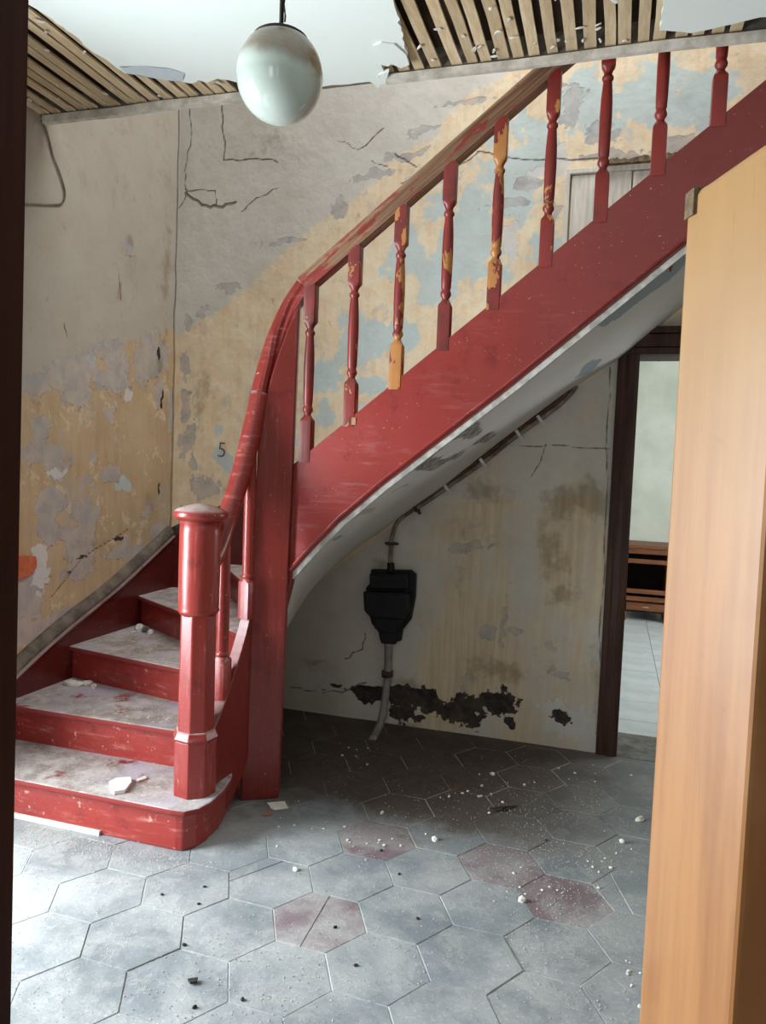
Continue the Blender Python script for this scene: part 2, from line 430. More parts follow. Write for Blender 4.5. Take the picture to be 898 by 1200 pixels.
# numpy value noise
def vnoise(x, y, seed=0):
    xi = np.floor(x).astype(int); yi = np.floor(y).astype(int); xf = x-xi; yf = y-yi
    def h(a, b):
        n = (a*374761393+b*668265263+seed*1442695041) & 0xffffffff
        n = ((n ^ (n >> 13))*1274126177) & 0xffffffff
        return ((n ^ (n >> 16)) & 0xffff)/65535.
    u = xf*xf*(3-2*xf); v = yf*yf*(3-2*yf)
    return (h(xi, yi)*(1-u)+h(xi+1, yi)*u)*(1-v)+(h(xi, yi+1)*(1-u)+h(xi+1, yi+1)*u)*v
def fbm(x, y, s, seed=0, o=4):
    a, t, f = 0, 0, 1.
    for i in range(o):
        a = a+vnoise(x*s*f+i*17.3, y*s*f+i*9.1, seed+i)*f**-.8; t += f**-.8; f *= 2
    return a/t-.5
def blobs(A, Z, lst, seed, amp=.9, sc=9):
    """lst: centre a,z radius a,z weight -> signed field (positive inside)"""
    f = np.full(A.shape, -.95)
    Aw = A+.07*fbm(A, Z, 7, seed+300)+.035*fbm(A, Z, 26, seed+301); Zw = Z+.10*fbm(A, Z, 6, seed+302)+.035*fbm(A, Z, 24, seed+303)
    for (a, z, ra, rz, wt) in lst:
        d = wt-np.sqrt(((Aw-a)/ra)**2+((Zw-z)/rz)**2)
        f = np.maximum(f, d)
    return f+fbm(A, Z, sc, seed)*amp*2.2+fbm(A, Z, sc*3.7, seed+9)*amp*1.2
def polydist(A, Z, lines):
    d = np.full(A.shape, 9.)
    for ln, wd in lines:
        for (a0, z0), (a1, z1) in zip(ln[:-1], ln[1:]):
            L = (a1-a0)**2+(z1-z0)**2+1e-9
            t = np.clip(((A-a0)*(a1-a0)+(Z-z0)*(z1-z0))/L, 0, 1)
            q = np.hypot(A-a0-t*(a1-a0), Z-z0-t*(z1-z0))-wd
            d = np.minimum(d, q)
    return d
def jag(pts, amp=.012, k=4, seed=3):
    r = random.Random(seed); out = []
    for (a, b) in zip(pts[:-1], pts[1:]):
        for j in range(k):
            t = j/k; e = 0 if j == 0 else amp
            out.append((a[0]+(b[0]-a[0])*t+r.uniform(-e, e), a[1]+(b[1]-a[1])*t+r.uniform(-e, e)))
    out.append(tuple(pts[-1])); return out
def setf(me, name, a, b, c):
    at = me.color_attributes.new(name, 'FLOAT_COLOR', 'POINT')
    arr = np.ones((len(a), 4), np.float32); arr[:, 0] = a; arr[:, 1] = b; arr[:, 2] = c
    at.data.foreach_set('color', arr.ravel())

def gridwall(name, axis, plane, a0, a1, z0, z1, step, holes, mat, fields, flip=False, relief=None):
    na = int(round((a1-a0)/step))+1; nz = int(round((z1-z0)/step))+1
    av = np.linspace(a0, a1, na); zv = np.linspace(z0, z1, nz)
    A, Z = np.meshgrid(av, zv); A = A.ravel(); Z = Z.ravel()
    ff = fields(A, Z)
    off = relief(A, Z, ff) if relief is not None else 0*A
    V = np.stack([A, plane+off, Z] if axis == 'y' else [plane+off, A, Z], 1)
    Fc = []
    ca = (av[:-1]+av[1:])/2; cz = (zv[:-1]+zv[1:])/2
    for j in range(nz-1):
        for i in range(na-1):
            if any(h[0] < ca[i] < h[1] and h[2] < cz[j] < h[3] for h in holes): continue
            q = (j*na+i, j*na+i+1, (j+1)*na+i+1, (j+1)*na+i)
            Fc.append(q[::-1] if flip else q)
    me = bpy.data.meshes.new(name); me.from_pydata(V.tolist(), [], Fc); me.update()
    for i, f in enumerate(ff): setf(me, 'f%d' % (i+1), *f)
    return link(name, me, mat, smooth=True)

YB, XL, ZC, YE = 4.0, -2.57, 2.95, 2.865      # back wall, left wall, ceiling height, ceiling edge
def bw(u, v): p = ony(u, v, YB); return (p[0], p[2])
def lw(u, v): p = onx(u, v, XL); return (p[1], p[2])
def blob_px(fn, lst):
    out = []
    for t in lst:
        u, v, ru, rv = t[:4]; wt = t[4] if len(t) > 4 else 1.
        c = fn(u, v); e = fn(u+ru, v); g = fn(u, v+rv)
        out.append((c[0], c[1], max(.012, abs(e[0]-c[0])), max(.012, abs(g[1]-c[1])), wt))
    return out
# ---------------------------------------------------------------- BACK WALL
def dado_z(x):      # upper edge of the coloured dado, parallel to the flight
    return np.where(x < -1.9, 2.15+(x+2.57)*.72, 2.632+(x+1.9)*.70)
def back_fields(A, Z):
    under = 1.25+.80*(A+1.0)                        # line of the soffit on this wall
    isund = (Z < under)
    D = (dado_z(A)-Z)*3+fbm(A, Z, 5, 1)*.5
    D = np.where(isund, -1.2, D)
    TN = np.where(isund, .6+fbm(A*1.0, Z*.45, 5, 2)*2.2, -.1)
    edge = A+1.02+(Z-.6)*-.10+fbm(A, Z, 6, 71)*.25
    TN = np.where(isund & (edge < 0), TN-.9, TN)
    TN = np.where(isund & (Z > 1.35+.1*A), TN-.5, TN)
    bl = blob_px(bw, [(380, 440, 26, 22), (420, 395, 34, 42), (480, 300, 26, 44), (520, 330, 40, 60), (560, 280, 50, 60), (380, 490, 22, 20),
                      (470, 400, 26, 26), (545, 250, 45, 70), (600, 220, 40, 70), (640, 300, 30, 40), (268, 552, 10, 10), (258, 535, 12, 12), (255, 500, 7, 8), (620, 170, 40, 50), (690, 120, 60, 40),
                      (760, 120, 60, 50), (830, 110, 50, 50), (300, 470, 8, 10), (440, 455, 22, 14), (365, 400, 12, 14)])
    BL = np.where(isund, -1, blobs(A, Z, bl, 5, .75, 7)-.25)
    gr = blob_px(bw, [(222, 378, 5, 8), (238, 363, 7, 6), (225, 512, 5, 20), (240, 570, 16, 13), (227, 545, 5, 6), (480, 180, 30, 6), (440, 205, 26, 7), (400, 240, 8, 14), (330, 285, 40, 4, .7),
                      (500, 155, 24, 5), (540, 122, 30, 4), (665, 130, 14, 24), (700, 160, 20, 12), (620, 215, 14, 9), (650, 250, 10, 12), (270, 340, 26, 3, .6), (720, 185, 40, 6), (800, 170, 30, 14), (600, 240, 40, 6, .7),
                      (545, 812, 4, 30, .6), (590, 735, 5, 38, .8), (575, 740, 9, 9), (602, 740, 9, 8), (560, 640, 24, 5, .7), (536, 645, 14, 6, .8), (645, 760, 8, 6), (655, 790, 20, 6, .6)])
    gr += [(-2.5, z, .03, .10, .9) for z in (1.1, 1.5, 2.0, 1.75)]
    GR = blobs(A, Z, gr, 9, .7, 14)*.6
    wh = blob_px(bw, [(500, 210, 40, 12, .7), (600, 270, 18, 30, .6), (700, 210, 40, 10), (640, 200, 30, 8, .8), (655, 185, 20, 20, .6), (430, 480, 18, 6, .8), (355, 520, 10, 8), (660, 840, 36, 22, .8), (520, 865, 60, 6, .9), (380, 800, 50, 18, .6)])
    WH = blobs(A, Z, wh, 14, .6, 12)
    br = blob_px(bw, [(480, 575, 30, 30, .6), (570, 570, 40, 26, .7), (660, 590, 26, 22), (690, 590, 20, 26), (560, 620, 40, 26, .6), (545, 680, 34, 60, .45), (650, 650, 24, 60, .6), (590, 790, 60, 24, .8), (455, 660, 24, 16, .7),
                      (475, 800, 60, 26, .5), (700, 780, 18, 70, .7), (370, 775, 14, 6), (660, 700, 40, 30, .4), (480, 850, 60, 12, .5), (300, 175, 60, 18, .45), (640, 770, 50, 40, .4), (235, 480, 20, 90, .45)])
    BR = blobs(A, Z, br, 21, .7, 6)
    bk = blob_px(bw, [(432, 815, 26, 12), (470, 818, 22, 14), (500, 822, 26, 16), (540, 832, 42, 20), (585, 826, 26, 20), (480, 836, 30, 12, .8), (392, 805, 12, 3, .9), (655, 838, 14, 9), (600, 845, 8, 10, .8)])
    BK = blobs(A, Z, bk, 30, .5, 16)-.12
    cr = [(jag([bw(*q) for q in L], .01, 4, i), wd) for i, (L, wd) in enumerate([
        ([(222, 122), (224, 160), (216, 200), (217, 232), (206, 250)], .002), ([(217, 226), (236, 240), (255, 242), (276, 237)], .006), ([(217, 222), (252, 223), (253, 240)], .002),
        ([(260, 120), (262, 160), (262, 188), (300, 186), (325, 190)], .003), ([(283, 248), (300, 232), (328, 220)], .0015), ([(395, 165), (420, 175), (450, 150)], .0015), ([(463, 180), (478, 190), (488, 196)], .003),
        ([(435, 188), (455, 195)], .002), ([(560, 178), (620, 188), (690, 186), (730, 190)], .003), ([(470, 215), (520, 205), (560, 180)], .0015), ([(597, 521), (716, 525)], .001), ([(428, 742), (426, 760), (404, 772)], .002),
        ([(378, 808), (400, 812), (430, 800)], .002), ([(715, 430), (712, 560), (706, 700), (699, 860)], .0015), ([(340, 806), (380, 812)], .0015), ([(640, 520), (622, 560)], .001)])]
    CR = polydist(A, Z, cr)
    z0 = A*0
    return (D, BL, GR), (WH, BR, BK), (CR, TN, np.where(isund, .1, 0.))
DX0, DX1, DZ = 0.03, 0.98, 2.12
def back_relief(A, Z, ff):
    return fbm(A, Z, 1.3, 50)*.02+fbm(A, Z, 9, 51)*.005+np.clip(ff[1][2]*.6, 0, 1)*.008
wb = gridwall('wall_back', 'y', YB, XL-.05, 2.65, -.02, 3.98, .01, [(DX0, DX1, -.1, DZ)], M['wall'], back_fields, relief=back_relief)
tag(wb, kind='structure', label='peeling cream and blue painted plaster wall behind the stairs')

# ---------------------------------------------------------------- LEFT WALL
def left_fields(A, Z):
    top = 1.72+(A-2.75)*.41
    D = (top-Z)*3+fbm(A, Z, 5, 61)*.25
    TN = np.where(Z < top, .25+fbm(A, Z, 3, 62), -.2)
    BL = blobs(A, Z, blob_px(lw, [(142, 572, 9, 7), (105, 420, 12, 12, .6)]), 63, .4, 10)-.1
    gr = blob_px(lw, [(180, 415, 14, 22), (165, 430, 8, 22), (135, 432, 16, 26), (120, 440, 12, 18), (90, 450, 18, 28), (70, 440, 20, 16), (45, 455, 16, 12), (188, 460, 5, 16), (128, 486, 4, 8), (48, 500, 9, 9), (40, 525, 8, 12),
                      (62, 535, 14, 18), (102, 557, 5, 6), (110, 533, 4, 7), (128, 555, 9, 8), (58, 585, 14, 14), (98, 612, 14, 22), (95, 640, 16, 26), (55, 620, 10, 16), (40, 670, 30, 10, .9), (90, 665, 18, 12), (35, 700, 20, 20), (60, 730, 40, 14), (170, 600, 10, 14, .6), (150, 290, 6, 12, .8), (190, 625, 16, 10, .8),
                      (30, 740, 20, 14), (150, 645, 26, 7, .8), (200, 480, 3, 60, .8)])
    GR = blobs(A, Z, gr, 64, .75, 9)*.6+.06
    WH = blobs(A, Z, blob_px(lw, [(46, 670, 12, 26), (150, 460, 10, 12, .6), (70, 555, 16, 12, .6)]), 65, .5, 12)
    BR = blobs(A, Z, blob_px(lw, [(80, 170, 30, 20, .3), (155, 285, 5, 10), (142, 340, 3, 12), (188, 430, 5, 22, .8), (172, 590, 12, 30, .5), (110, 640, 50, 30, .3), (195, 300, 8, 160, .5)]), 66, .6, 7)
    BK = A*0-2
    BK = np.maximum(BK, blobs(A, Z, blob_px(lw, [(189, 470, 2, 12), (188, 418, 2, 12), (80, 672, 6, 2), (96, 655, 8, 2), (140, 628, 5, 2), (186, 575, 1.5, 8)]), 67, .3, 20)-.1)
    cr = [(jag([lw(*q) for q in L] if L[0][0] > 0 else [(3.985, .9), (3.985, 3.9)], .006, 30 if L[0][0] < 0 else 4, i+40), wd) for i, (L, wd) in enumerate([([(60, 700), (95, 655), (150, 620)], .002), ([(140, 320), (142, 352)], .002), ([(75, 380), (78, 395)], .002), ([(-1, 0)], .004)])]
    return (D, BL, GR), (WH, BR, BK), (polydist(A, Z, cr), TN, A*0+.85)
# street doorway (outside the frame) at y .5 .. 1.8
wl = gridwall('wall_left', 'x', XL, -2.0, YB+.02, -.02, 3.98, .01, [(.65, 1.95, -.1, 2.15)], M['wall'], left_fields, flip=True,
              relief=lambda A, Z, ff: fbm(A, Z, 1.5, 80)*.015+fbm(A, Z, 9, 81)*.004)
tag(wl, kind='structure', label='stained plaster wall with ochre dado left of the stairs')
brk = prism('brick', [(y, z) for y, z in jag([lw(18, 652), lw(40, 652), lw(41, 664), lw(36, 672), lw(18, 680), lw(18, 652)], .004, 3, 5)[:-1]], 'x', XL-.01, XL+.012, M['brick'], wl, bevel=.003)
tag(brk, label='bare orange brick showing through the plaster')

# other walls of the hall, the room behind the camera and outside light well
def wbox(name, *a, mat='hallwall', kind='structure'):
    o = box(name, *a, M[mat]); o['kind'] = kind; return o
wbox('wall_right', 2.6, 2.7, -2.0, 4.0, 0, 5.6)
nw = boxes('wall_near', [(-2.7, -1.2, -2.1, -2.0, 0, 5.6), (.6, 2.7, -2.1, -2.0, 0, 5.6), (-1.2, .6, -2.1, -2.0, 0, .9), (-1.2, .6, -2.1, -2.0, 2.5, 5.6)], M['hallwall'])
nw['kind'] = 'structure'
wbox('wall_upper_back', -2.7, 2.7, YB, YB+.1, 3.95, 5.6)
wbox('wall_upper_left', XL-.1, XL, -2.0, YB, 3.95, 5.6)
wbox('ceiling_stairwell', -2.7, 2.7, -2.1, 4.1, 5.6, 5.7)

# ---------------------------------------------------------------- FLOOR with hexagonal tiles
fl = box('floor', -2.6, 2.6, -2.0, 4.25, -.12, -.0025, M['grout']); tag(fl, kind='structure', label='floor of large hexagonal cement tiles under dust')
TH0 = R(11.533-0.0)
def camxy(X, Y): return np.array([X*cos(YAW)-Y*sin(YAW), X*sin(YAW)+Y*cos(YAW)])
tc = camxy(-.154006, 2.300213); ta = .161654; tth = .20129+YAW
e1 = np.array([cos(tth), sin(tth)]); e2 = np.array([-sin(tth), cos(tth)])
def clip(poly, ax, lim, keep_less):
    out = []
    for i in range(len(poly)):
        a, b = poly[i], poly[(i+1) % len(poly)]
        ia = (a[ax] <= lim) == keep_less; ib = (b[ax] <= lim) == keep_less
        if ia: out.append(a)
        if ia != ib:
            t = (lim-a[ax])/(b[ax]-a[ax]); out.append((a[0]+(b[0]-a[0])*t, a[1]+(b[1]-a[1])*t))
    return out
def cut(poly, p, n):
    out = []
    for i in range(len(poly)):
        a, b = np.array(poly[i]), np.array(poly[(i+1) % len(poly)])
        da, db = np.dot(a-p, n), np.dot(b-p, n)
        if da >= 0: out.append(tuple(a))
        if (da >= 0) != (db >= 0): out.append(tuple(a+(b-a)*da/(da-db)))
    return out
def inset(poly, d):
    c = np.mean(poly, 0); out = []
    for q in poly:
        v = np.array(q)-c; L = np.linalg.norm(v); out.append(tuple(c+v*(1-d/L)))
    return out
def tile_mesh(poly):
    c = np.mean(poly, 0); n = len(poly)
    a = [(p[0]-c[0], p[1]-c[1]) for p in poly]; b = inset(a, .0022)
    v = [(x, y, -.014) for x, y in a]+[(x, y, -.0022) for x, y in a]+[(x, y, 0) for x, y in b]
    f = [tuple(range(2*n, 3*n))]
    for i in range(n):
        j = (i+1) % n; f += [(i, j, n+j, n+i), (n+i, n+j, 2*n+j, 2*n+i)]
    return mesh('tile', v, f), c
MAROON = [(375, 1080), (441, 985), (585, 1010), (672, 1046)]
mar = [onz(*q)[:2] for q in MAROON]
full = {}
tr = random.Random(11)
for j in range(-9, 16):
    for i in range(-22, 22):
        c = tc+e1*math.sqrt(3)*ta*(i+.5*j)+e2*1.5*ta*j
        if not (-2.75 < c[0] < 1.75 and .85 < c[1] < 4.2): continue
        poly = [tuple(c+(ta-.0011)*(cos(R(90+60*k))*e1+sin(R(90+60*k))*e2)) for k in range(6)]
        n0 = len(poly); p2 = clip(poly, 0, XL+.005, False); p2 = clip(p2, 1, YB-.0 if True else 0, True)
        if len(p2) < 3: continue
        isM = min(np.linalg.norm(c-q) for q in mar) < .13
        pieces = [p2]
        if isM and np.linalg.norm(c-mar[0]) < .13:
            q0, q1 = onz(388, 1048)[:2], onz(362, 1092)[:2]; d = q1-q0; nn = np.array([-d[1], d[0]])/np.linalg.norm(d)
            pieces = [cut(p2, q0+nn*.001, nn), cut(p2, q0-nn*.001, -nn)]
        elif np.linalg.norm(c-onz(745, 1050)[:2]) < .14:
            q0, q1 = onz(718, 1030)[:2], onz(752, 1090)[:2]; d = q1-q0; nn = np.array([-d[1], d[0]])/np.linalg.norm(d)
            pieces = [cut(p2, q0+nn*.002, nn), cut(p2, q0-nn*.002, -nn)]
        elif np.linalg.norm(c-onz(295, 1015)[:2]) < .14:
            q0, q1 = onz(268, 1033)[:2], onz(303, 1020)[:2]; d = q1-q0; nn = np.array([-d[1], d[0]])/np.linalg.norm(d)
            pieces = [cut(p2, q0+nn*.001, nn), cut(p2, q0-nn*.001, -nn)]
        for pc in pieces:
            if len(pc) < 3: continue
            key = (isM,)
            if len(pieces) == 1 and len(pc) == n0 and all(abs(x[0]-y[0]) < 1e-9 for x, y in zip(pc, poly)):
                if key not in full:
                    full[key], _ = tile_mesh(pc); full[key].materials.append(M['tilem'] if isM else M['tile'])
                me = full[key]; cc = c; o = bpy.data.objects.new('tile', me); C.objects.link(o)
            else:
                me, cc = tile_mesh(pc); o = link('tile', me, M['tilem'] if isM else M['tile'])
            o.location = (cc[0], cc[1], tr.uniform(-.0015, .0012)); o.rotation_euler = (tr.uniform(-.006, .006), tr.uniform(-.006, .006), 0)
            o.parent = fl
            if isM: o['label'] = 'maroon hexagonal tile'

# ---------------------------------------------------------------- CEILING
def cz(u, v): p = onz(u, v, ZC); return (p[0], p[1])
ce = empty('ceiling', (0, 0, 0)); tag(ce, kind='structure', label='white plaster ceiling with two broken patches baring the laths')
XR = 2.6
# edge of the sound plaster, left to right (ragged)
edge_px = [(28, 2), (45, 12), (62, 23), (78, 36), (92, 45), (103, 57), (118, 66), (132, 76), (146, 86), (158, 87), (170, 86), (186, 91), (200, 94), (214, 96), (224, 98), (232, 94), (243, 97), (255, 92), (268, 94), (279, 97)]
pe = [cz(*q) for q in edge_px]
gap2 = [(444, 104), (446, 96), (443, 90), (450, 83), (447, 76), (455, 78), (463, 70), (478, 66), (474, 50), (470, 35), (466, 18), (462, 6), (457, -12), (480, -60), (540, -75), (600, -70), (660, -74), (720, -66), (768, -50), (772, -20), (777, 2), (775, 18), (773, 36)]
g2 = [cz(*q) for q in gap2]
right_px = [(795, 37), (810, 39), (830, 35), (850, 30), (868, 26), (880, 23), (898, 20), (940, 16)]
rp = [(cz(*q)[0], min(cz(*q)[1], YE-.02)) for q in right_px]
mid_low = [(x, YE+.012+random.Random(int(x*999)).uniform(-.012, .012)) for x in np.linspace(pe[-1][0]+.02, g2[0][0]-.02, 14)]
outline = [(XL-.03, -2.0), (XL-.03, 1.45), (-2.3, 1.72)]+pe+mid_low+g2+rp+[(XR, YE-.03), (XR, -2.0)]
# add small raggedness
def rag(pts, amp, seed):
    r = random.Random(seed); o = []
    for a, b in zip(pts, pts[1:]):
        o.append(a); L = math.hypot(b[0]-a[0], b[1]-a[1]); n = int(L/.02)
        if L < .35:
            for k in range(1, n): t = k/n; o.append((a[0]+(b[0]-a[0])*t+r.uniform(-amp, amp), a[1]+(b[1]-a[1])*t+r.uniform(-amp, amp)))
    o.append(pts[-1]); return o
outline = rag(outline, .005, 4)
def ngon_slab(name, poly, z0, z1, mat, parent):
    bm = bmesh.new(); lo = [bm.verts.new((x, y, z0)) for x, y in poly]; f = bm.faces.new(lo)
    bmesh.ops.triangulate(bm, faces=[f], ngon_method='EAR_CLIP')
    r = bmesh.ops.extrude_face_region(bm, geom=bm.faces[:]); vs = [g for g in r['geom'] if isinstance(g, bmesh.types.BMVert)]
    for v in vs: v.co.z = z1
    bmesh.ops.recalc_face_normals(bm, faces=bm.faces[:])
    me = bpy.data.meshes.new(name); bm.to_mesh(me); bm.free(); return link(name, me, mat, parent)
ngon_slab('plaster', outline, ZC, ZC+.016, M['ceil'], ce)
# grey under-coat flake beside the left patch
fk = [cz(*q) for q in [(140, 78), (165, 77), (200, 80), (217, 86), (214, 95), (190, 93), (165, 88), (150, 86)]]
ngon_slab('undercoat_patch', rag(fk+[fk[0]], .003, 8)[:-1], ZC-.0015, ZC+.004, mat_plain('grey_undercoat', (186, 196, 200), (200, 208, 210), 8, .9, .1), ce)
# hanging torn flap at the right end of the middle plaster
for i, q in enumerate([[(438, 52), (447, 48), (462, 50), (476, 62), (480, 74), (470, 78), (456, 72), (446, 66)], [(444, 86), (456, 82), (452, 96), (446, 98)]]):
    f = [cz(*a) for a in q]; o = ngon_slab('plaster_flap', f, ZC-.006, ZC+.006, M['ceil'], ce)
# laths
lr = random.Random(5)
x = XL+.02; k = 0
while x < 2.4:
    wd = lr.uniform(.036, .044)
    n = 14; ys = np.linspace(1.0, YE+.02, n); v = []; f = []
    if x < .3:
        off = [lr.uniform(-.0025, .0025) for _ in ys]; end = lr.uniform(-.02, .0); sk = lr.uniform(-.012, .012)
        for yi, y in enumerate(ys):
            if yi == n-1: y += end
            t = (y-1)/2*sk
            zz = ZC+.017+lr.uniform(0, .0025)
            for (a, b) in ((0, 0), (wd, 0), (wd, .009), (0, .009)): v.append((a+off[yi]+t, y, zz-ZC+b))
        for a in range(n-1):
            for b in range(4): f.append((a*4+b, a*4+(b+1) % 4, a*4+4+(b+1) % 4, a*4+4+b))
        f += [(0, 1, 2, 3), tuple((n-1)*4+b for b in (3, 2, 1, 0))]
        o = link('lath', mesh('lath', v, f), M['lath'], ce); o.location = (x, 0, ZC)
    x += wd+lr.uniform(.019, .026); k += 1
box('loft_boards', XL-.03, XR, -2.0, YE-.03, ZC+.075, ZC+.2, M['void'], ce)
# broken plaster keys between the laths, too many to count
bm = bmesh.new()
for a in range(90):
    px = lr.choice([(lr.uniform(-2.5, -1.55), lr.uniform(1.8, 2.83)), (lr.uniform(-.9, .1), lr.uniform(2.35, 2.84))])
    mat = Matrix.Translation((px[0], px[1], ZC+lr.uniform(.006, .016))) @ Matrix.Rotation(lr.uniform(0, 3), 4, 'Z') @ Matrix.Diagonal((lr.uniform(.004, .010), lr.uniform(.005, .022), lr.uniform(.002, .004), 1))
    bmesh.ops.create_icosphere(bm, subdivisions=1, radius=1, matrix=mat)
for vv in bm.verts: vv.co += Vector((lr.uniform(-.003, .003), lr.uniform(-.003, .003), lr.uniform(-.002, .002)))
me = bpy.data.meshes.new('plaster_keys'); bm.to_mesh(me); bm.free(); o = link('plaster_keys', me, M['plaster'], ce); o['kind'] = 'stuff'
# trimming batten along the opening, and the joist behind it
bt = sweep('edge_batten', [(-2.545+.2*i, YE+.004*sin(i*1.7), ZC-.010+.003*sin(i*2.3)) for i in range(5)]+[(-1.50, YE, ZC-.01)], [(-.012, -.014), (.014, -.014), (.014, .018), (-.012, .018)], M['batten'], ce, smooth=False)
bt2 = sweep('edge_batten', [(-.93+.25*i, YE+.003*sin(i*1.3), ZC-.012+.002*sin(i*2)) for i in range(15)], [(-.010, -.010), (.012, -.010), (.012, .020), (-.010, .020)], M['batten'], ce, smooth=False)
box('trimmer_joist', XL-.02, XR, YE+.002, YE+.05, ZC+.012, ZC+.22, M['grey'], ce)

# ---------------------------------------------------------------- STAIRCASE
st = empty('staircase', (-1.5, 2.4, 0))
tag(st, 'red painted winding staircase with turned balusters against the peeling walls', 'staircase')
st_inv = Matrix.Translation((1.5, -2.4, 0))
def sp_(o):     # keep world placement under the staircase empty
    if o.parent is None: o.parent = st
    o.matrix_parent_inverse = st_inv if o.parent is st else Matrix.Identity(4)
    return o
YS0, YS1 = 2.93, 2.972          # outer string faces
def ztop(x): return 1.437+.805*(x+1.305)
risers = [((XL, 2.355), (-1.475, 2.355)), ((XL, 2.668), (-1.49, 2.675)), ((XL, 3.10), (-1.47, 2.90)), ((XL, 3.68), (-1.43, 2.97)),
          ((-2.2, YB), (-1.40, 2.99)), ((-1.78, YB), (-1.365, 2.99)), ((-1.46, YB), (-1.30, 2.99))]
x = -1.2
while x < 1.35: risers.append(((x, YB), (x, 2.96))); x += .193
zs = [.165, .33, .495, .66, .83, 1.0, 1.17]; zs += [1.17+.1555*(i+1) for i in range(len(risers)-7)]
def shift(seg, d):      # move riser line towards the lower side
    a, b = np.array(seg[0]), np.array(seg[1]); v = b-a; n = np.array([v[1], -v[0]])/np.linalg.norm(v)
    if n[1] > 0 and abs(v[1]) < abs(v[0]): n = -n
    if abs(v[1]) >= abs(v[0]) and n[0] > 0: n = -n
    return tuple(a+n*d), tuple(b+n*d)
def slab(name, poly, z0, z1, mat, bevel=.006, subdiv=False):
    v = [(p[0], p[1], z0) for p in poly]+[(p[0], p[1], z1) for p in poly]; n = len(poly)
    f = [tuple(range(n-1, -1, -1)), tuple(range(n, 2*n))]+[(i, (i+1) % n, n+(i+1) % n, n+i) for i in range(n)]
    return sp_(link(name, mesh(name, v, f), mat, None, bevel=bevel))
inner = [(-1.475, 2.55), (-1.47, 2.66), (-1.46, 2.78), (-1.44, 2.86), (-1.40, 2.93), (-1.34, 2.96), (-1.27, 2.965)]
step1_side = [(-1.475, 2.355), (-1.435, 2.36), (-1.405, 2.40), (-1.395, 2.46), (-1.40, 2.56), (-1.425, 2.66), (-1.47, 2.76)]
# step 1: bull-nosed block
body = [(XL, 2.36)]+[(a-.012 if a > -1.46 else a, b+.006) for a, b in step1_side]+[(-1.49, 2.9), (XL, 3.0)]
slab('riser', body, 0.0, .142, M['riser'], .006)
t1 = [(XL, 2.335), (-1.48, 2.335), (-1.428, 2.342), (-1.392, 2.385), (-1.378, 2.45), (-1.385, 2.56), (-1.412, 2.67), (-1.46, 2.77), (-1.49, 2.80), (XL, 2.80)]
slab('tread', t1, .142, .166, M['tread'], .008)
for i in range(1, len(risers)):
    z1 = zs[i]; z0 = zs[i-1]
    a, b = risers[i]; n_ = shift(risers[i], .026)
    ra = shift(risers[i], .0)
    # riser board
    back = shift(risers[i], -.02)
    slab('riser', [ra[0], ra[1], back[1], back[0]], z0-.002+(.065 if i > 4 else 0), z1-.026, M['riser'], .002)
    if i+1 < len(risers): c_, d_ = risers[i+1]
    else: c_, d_ = (a[0]+.193, a[1]), (b[0]+.193, b[1])
    if i == 1: poly = [n_[0], n_[1], (-1.475, 2.95), (XL, 3.15)]
    elif i == 2: poly = [n_[0], n_[1], (-1.42, 2.99), (XL, 3.72)]
    elif i == 3: poly = [n_[0], n_[1], (-1.40, 2.99), (-2.19, YB), (XL, YB)]
    else: poly = [n_[0], n_[1], (d_[0]+.015, d_[1]), (c_[0]+.015, c_[1])]
    slab('tread', poly, z1-.026, z1, M['tread'], .008)

# string along the left wall and the back wall (with bead and dusty plaster fillet)
tp = [(2.36, .20), (2.55, .33), (2.746, .437), (3.034, .566), (3.418, .712), (3.714, .845), (3.97, .965)]
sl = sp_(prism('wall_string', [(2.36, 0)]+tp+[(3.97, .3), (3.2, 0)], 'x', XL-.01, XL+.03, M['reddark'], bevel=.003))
sw_ = spline([(XL+.022, y, z+.004) for y, z in tp], 5)
sp_(sweep('string_bead', sw_, [(-.022, -.008), (.022, -.008), (.026, .004), (.014, .014), (-.022, .014)], M['reddark'], smooth=False))
sp_(sweep('plaster_fillet', spline([(XL+.012, y, z+.042) for y, z in tp], 5), [(-.02, -.03), (.026, -.03), (.022, -.005), (.006, .022), (-.02, .034)], M['grey'], smooth=True))
bp = [(-2.56, .965), (-2.2, 1.13), (-1.8, 1.34), (-1.4, 1.60), (1.2, 3.70)]
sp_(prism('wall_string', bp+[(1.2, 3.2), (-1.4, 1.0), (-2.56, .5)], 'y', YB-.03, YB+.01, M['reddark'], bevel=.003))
sp_(sweep('plaster_fillet', [(x_, YB-.012, z_+.03) for x_, z_ in bp], [(-.02, -.03), (.02, -.03), (.014, 0), (-.006, .03), (-.02, .03)], M['grey']))

# outer string of the straight flight
low = [(-1.302, .968), (-1.20, 1.085), (-1.084, 1.208), (-.90, 1.37), (-.728, 1.508), (-.399, 1.772), (-.095, 2.030), (.189, 2.272), (1.45, 3.30)]
sp_(prism('outer_string', low+[(1.45, ztop(1.45)), (-1.302, ztop(-1.302))], 'y', YS0, YS1, M['string'], bevel=.003))
lowp = [(x_, YS0-.004, z_+.022) for x_, z_ in low]
sp_(sweep('string_bead', lowp, [(-.006, -.006), (.006, -.006), (.007, .004), (0, .008), (-.006, .005)], M['red'], smooth=False, up=(0, -1, 0)))
tpx = bw and ony(412, 491, YS0)
sp_(box('tape_patch', tpx[0]-.012, tpx[0]+.02, YS0-.0035, YS0+.001, tpx[2]-.024, tpx[2]+.006, M['tape']))
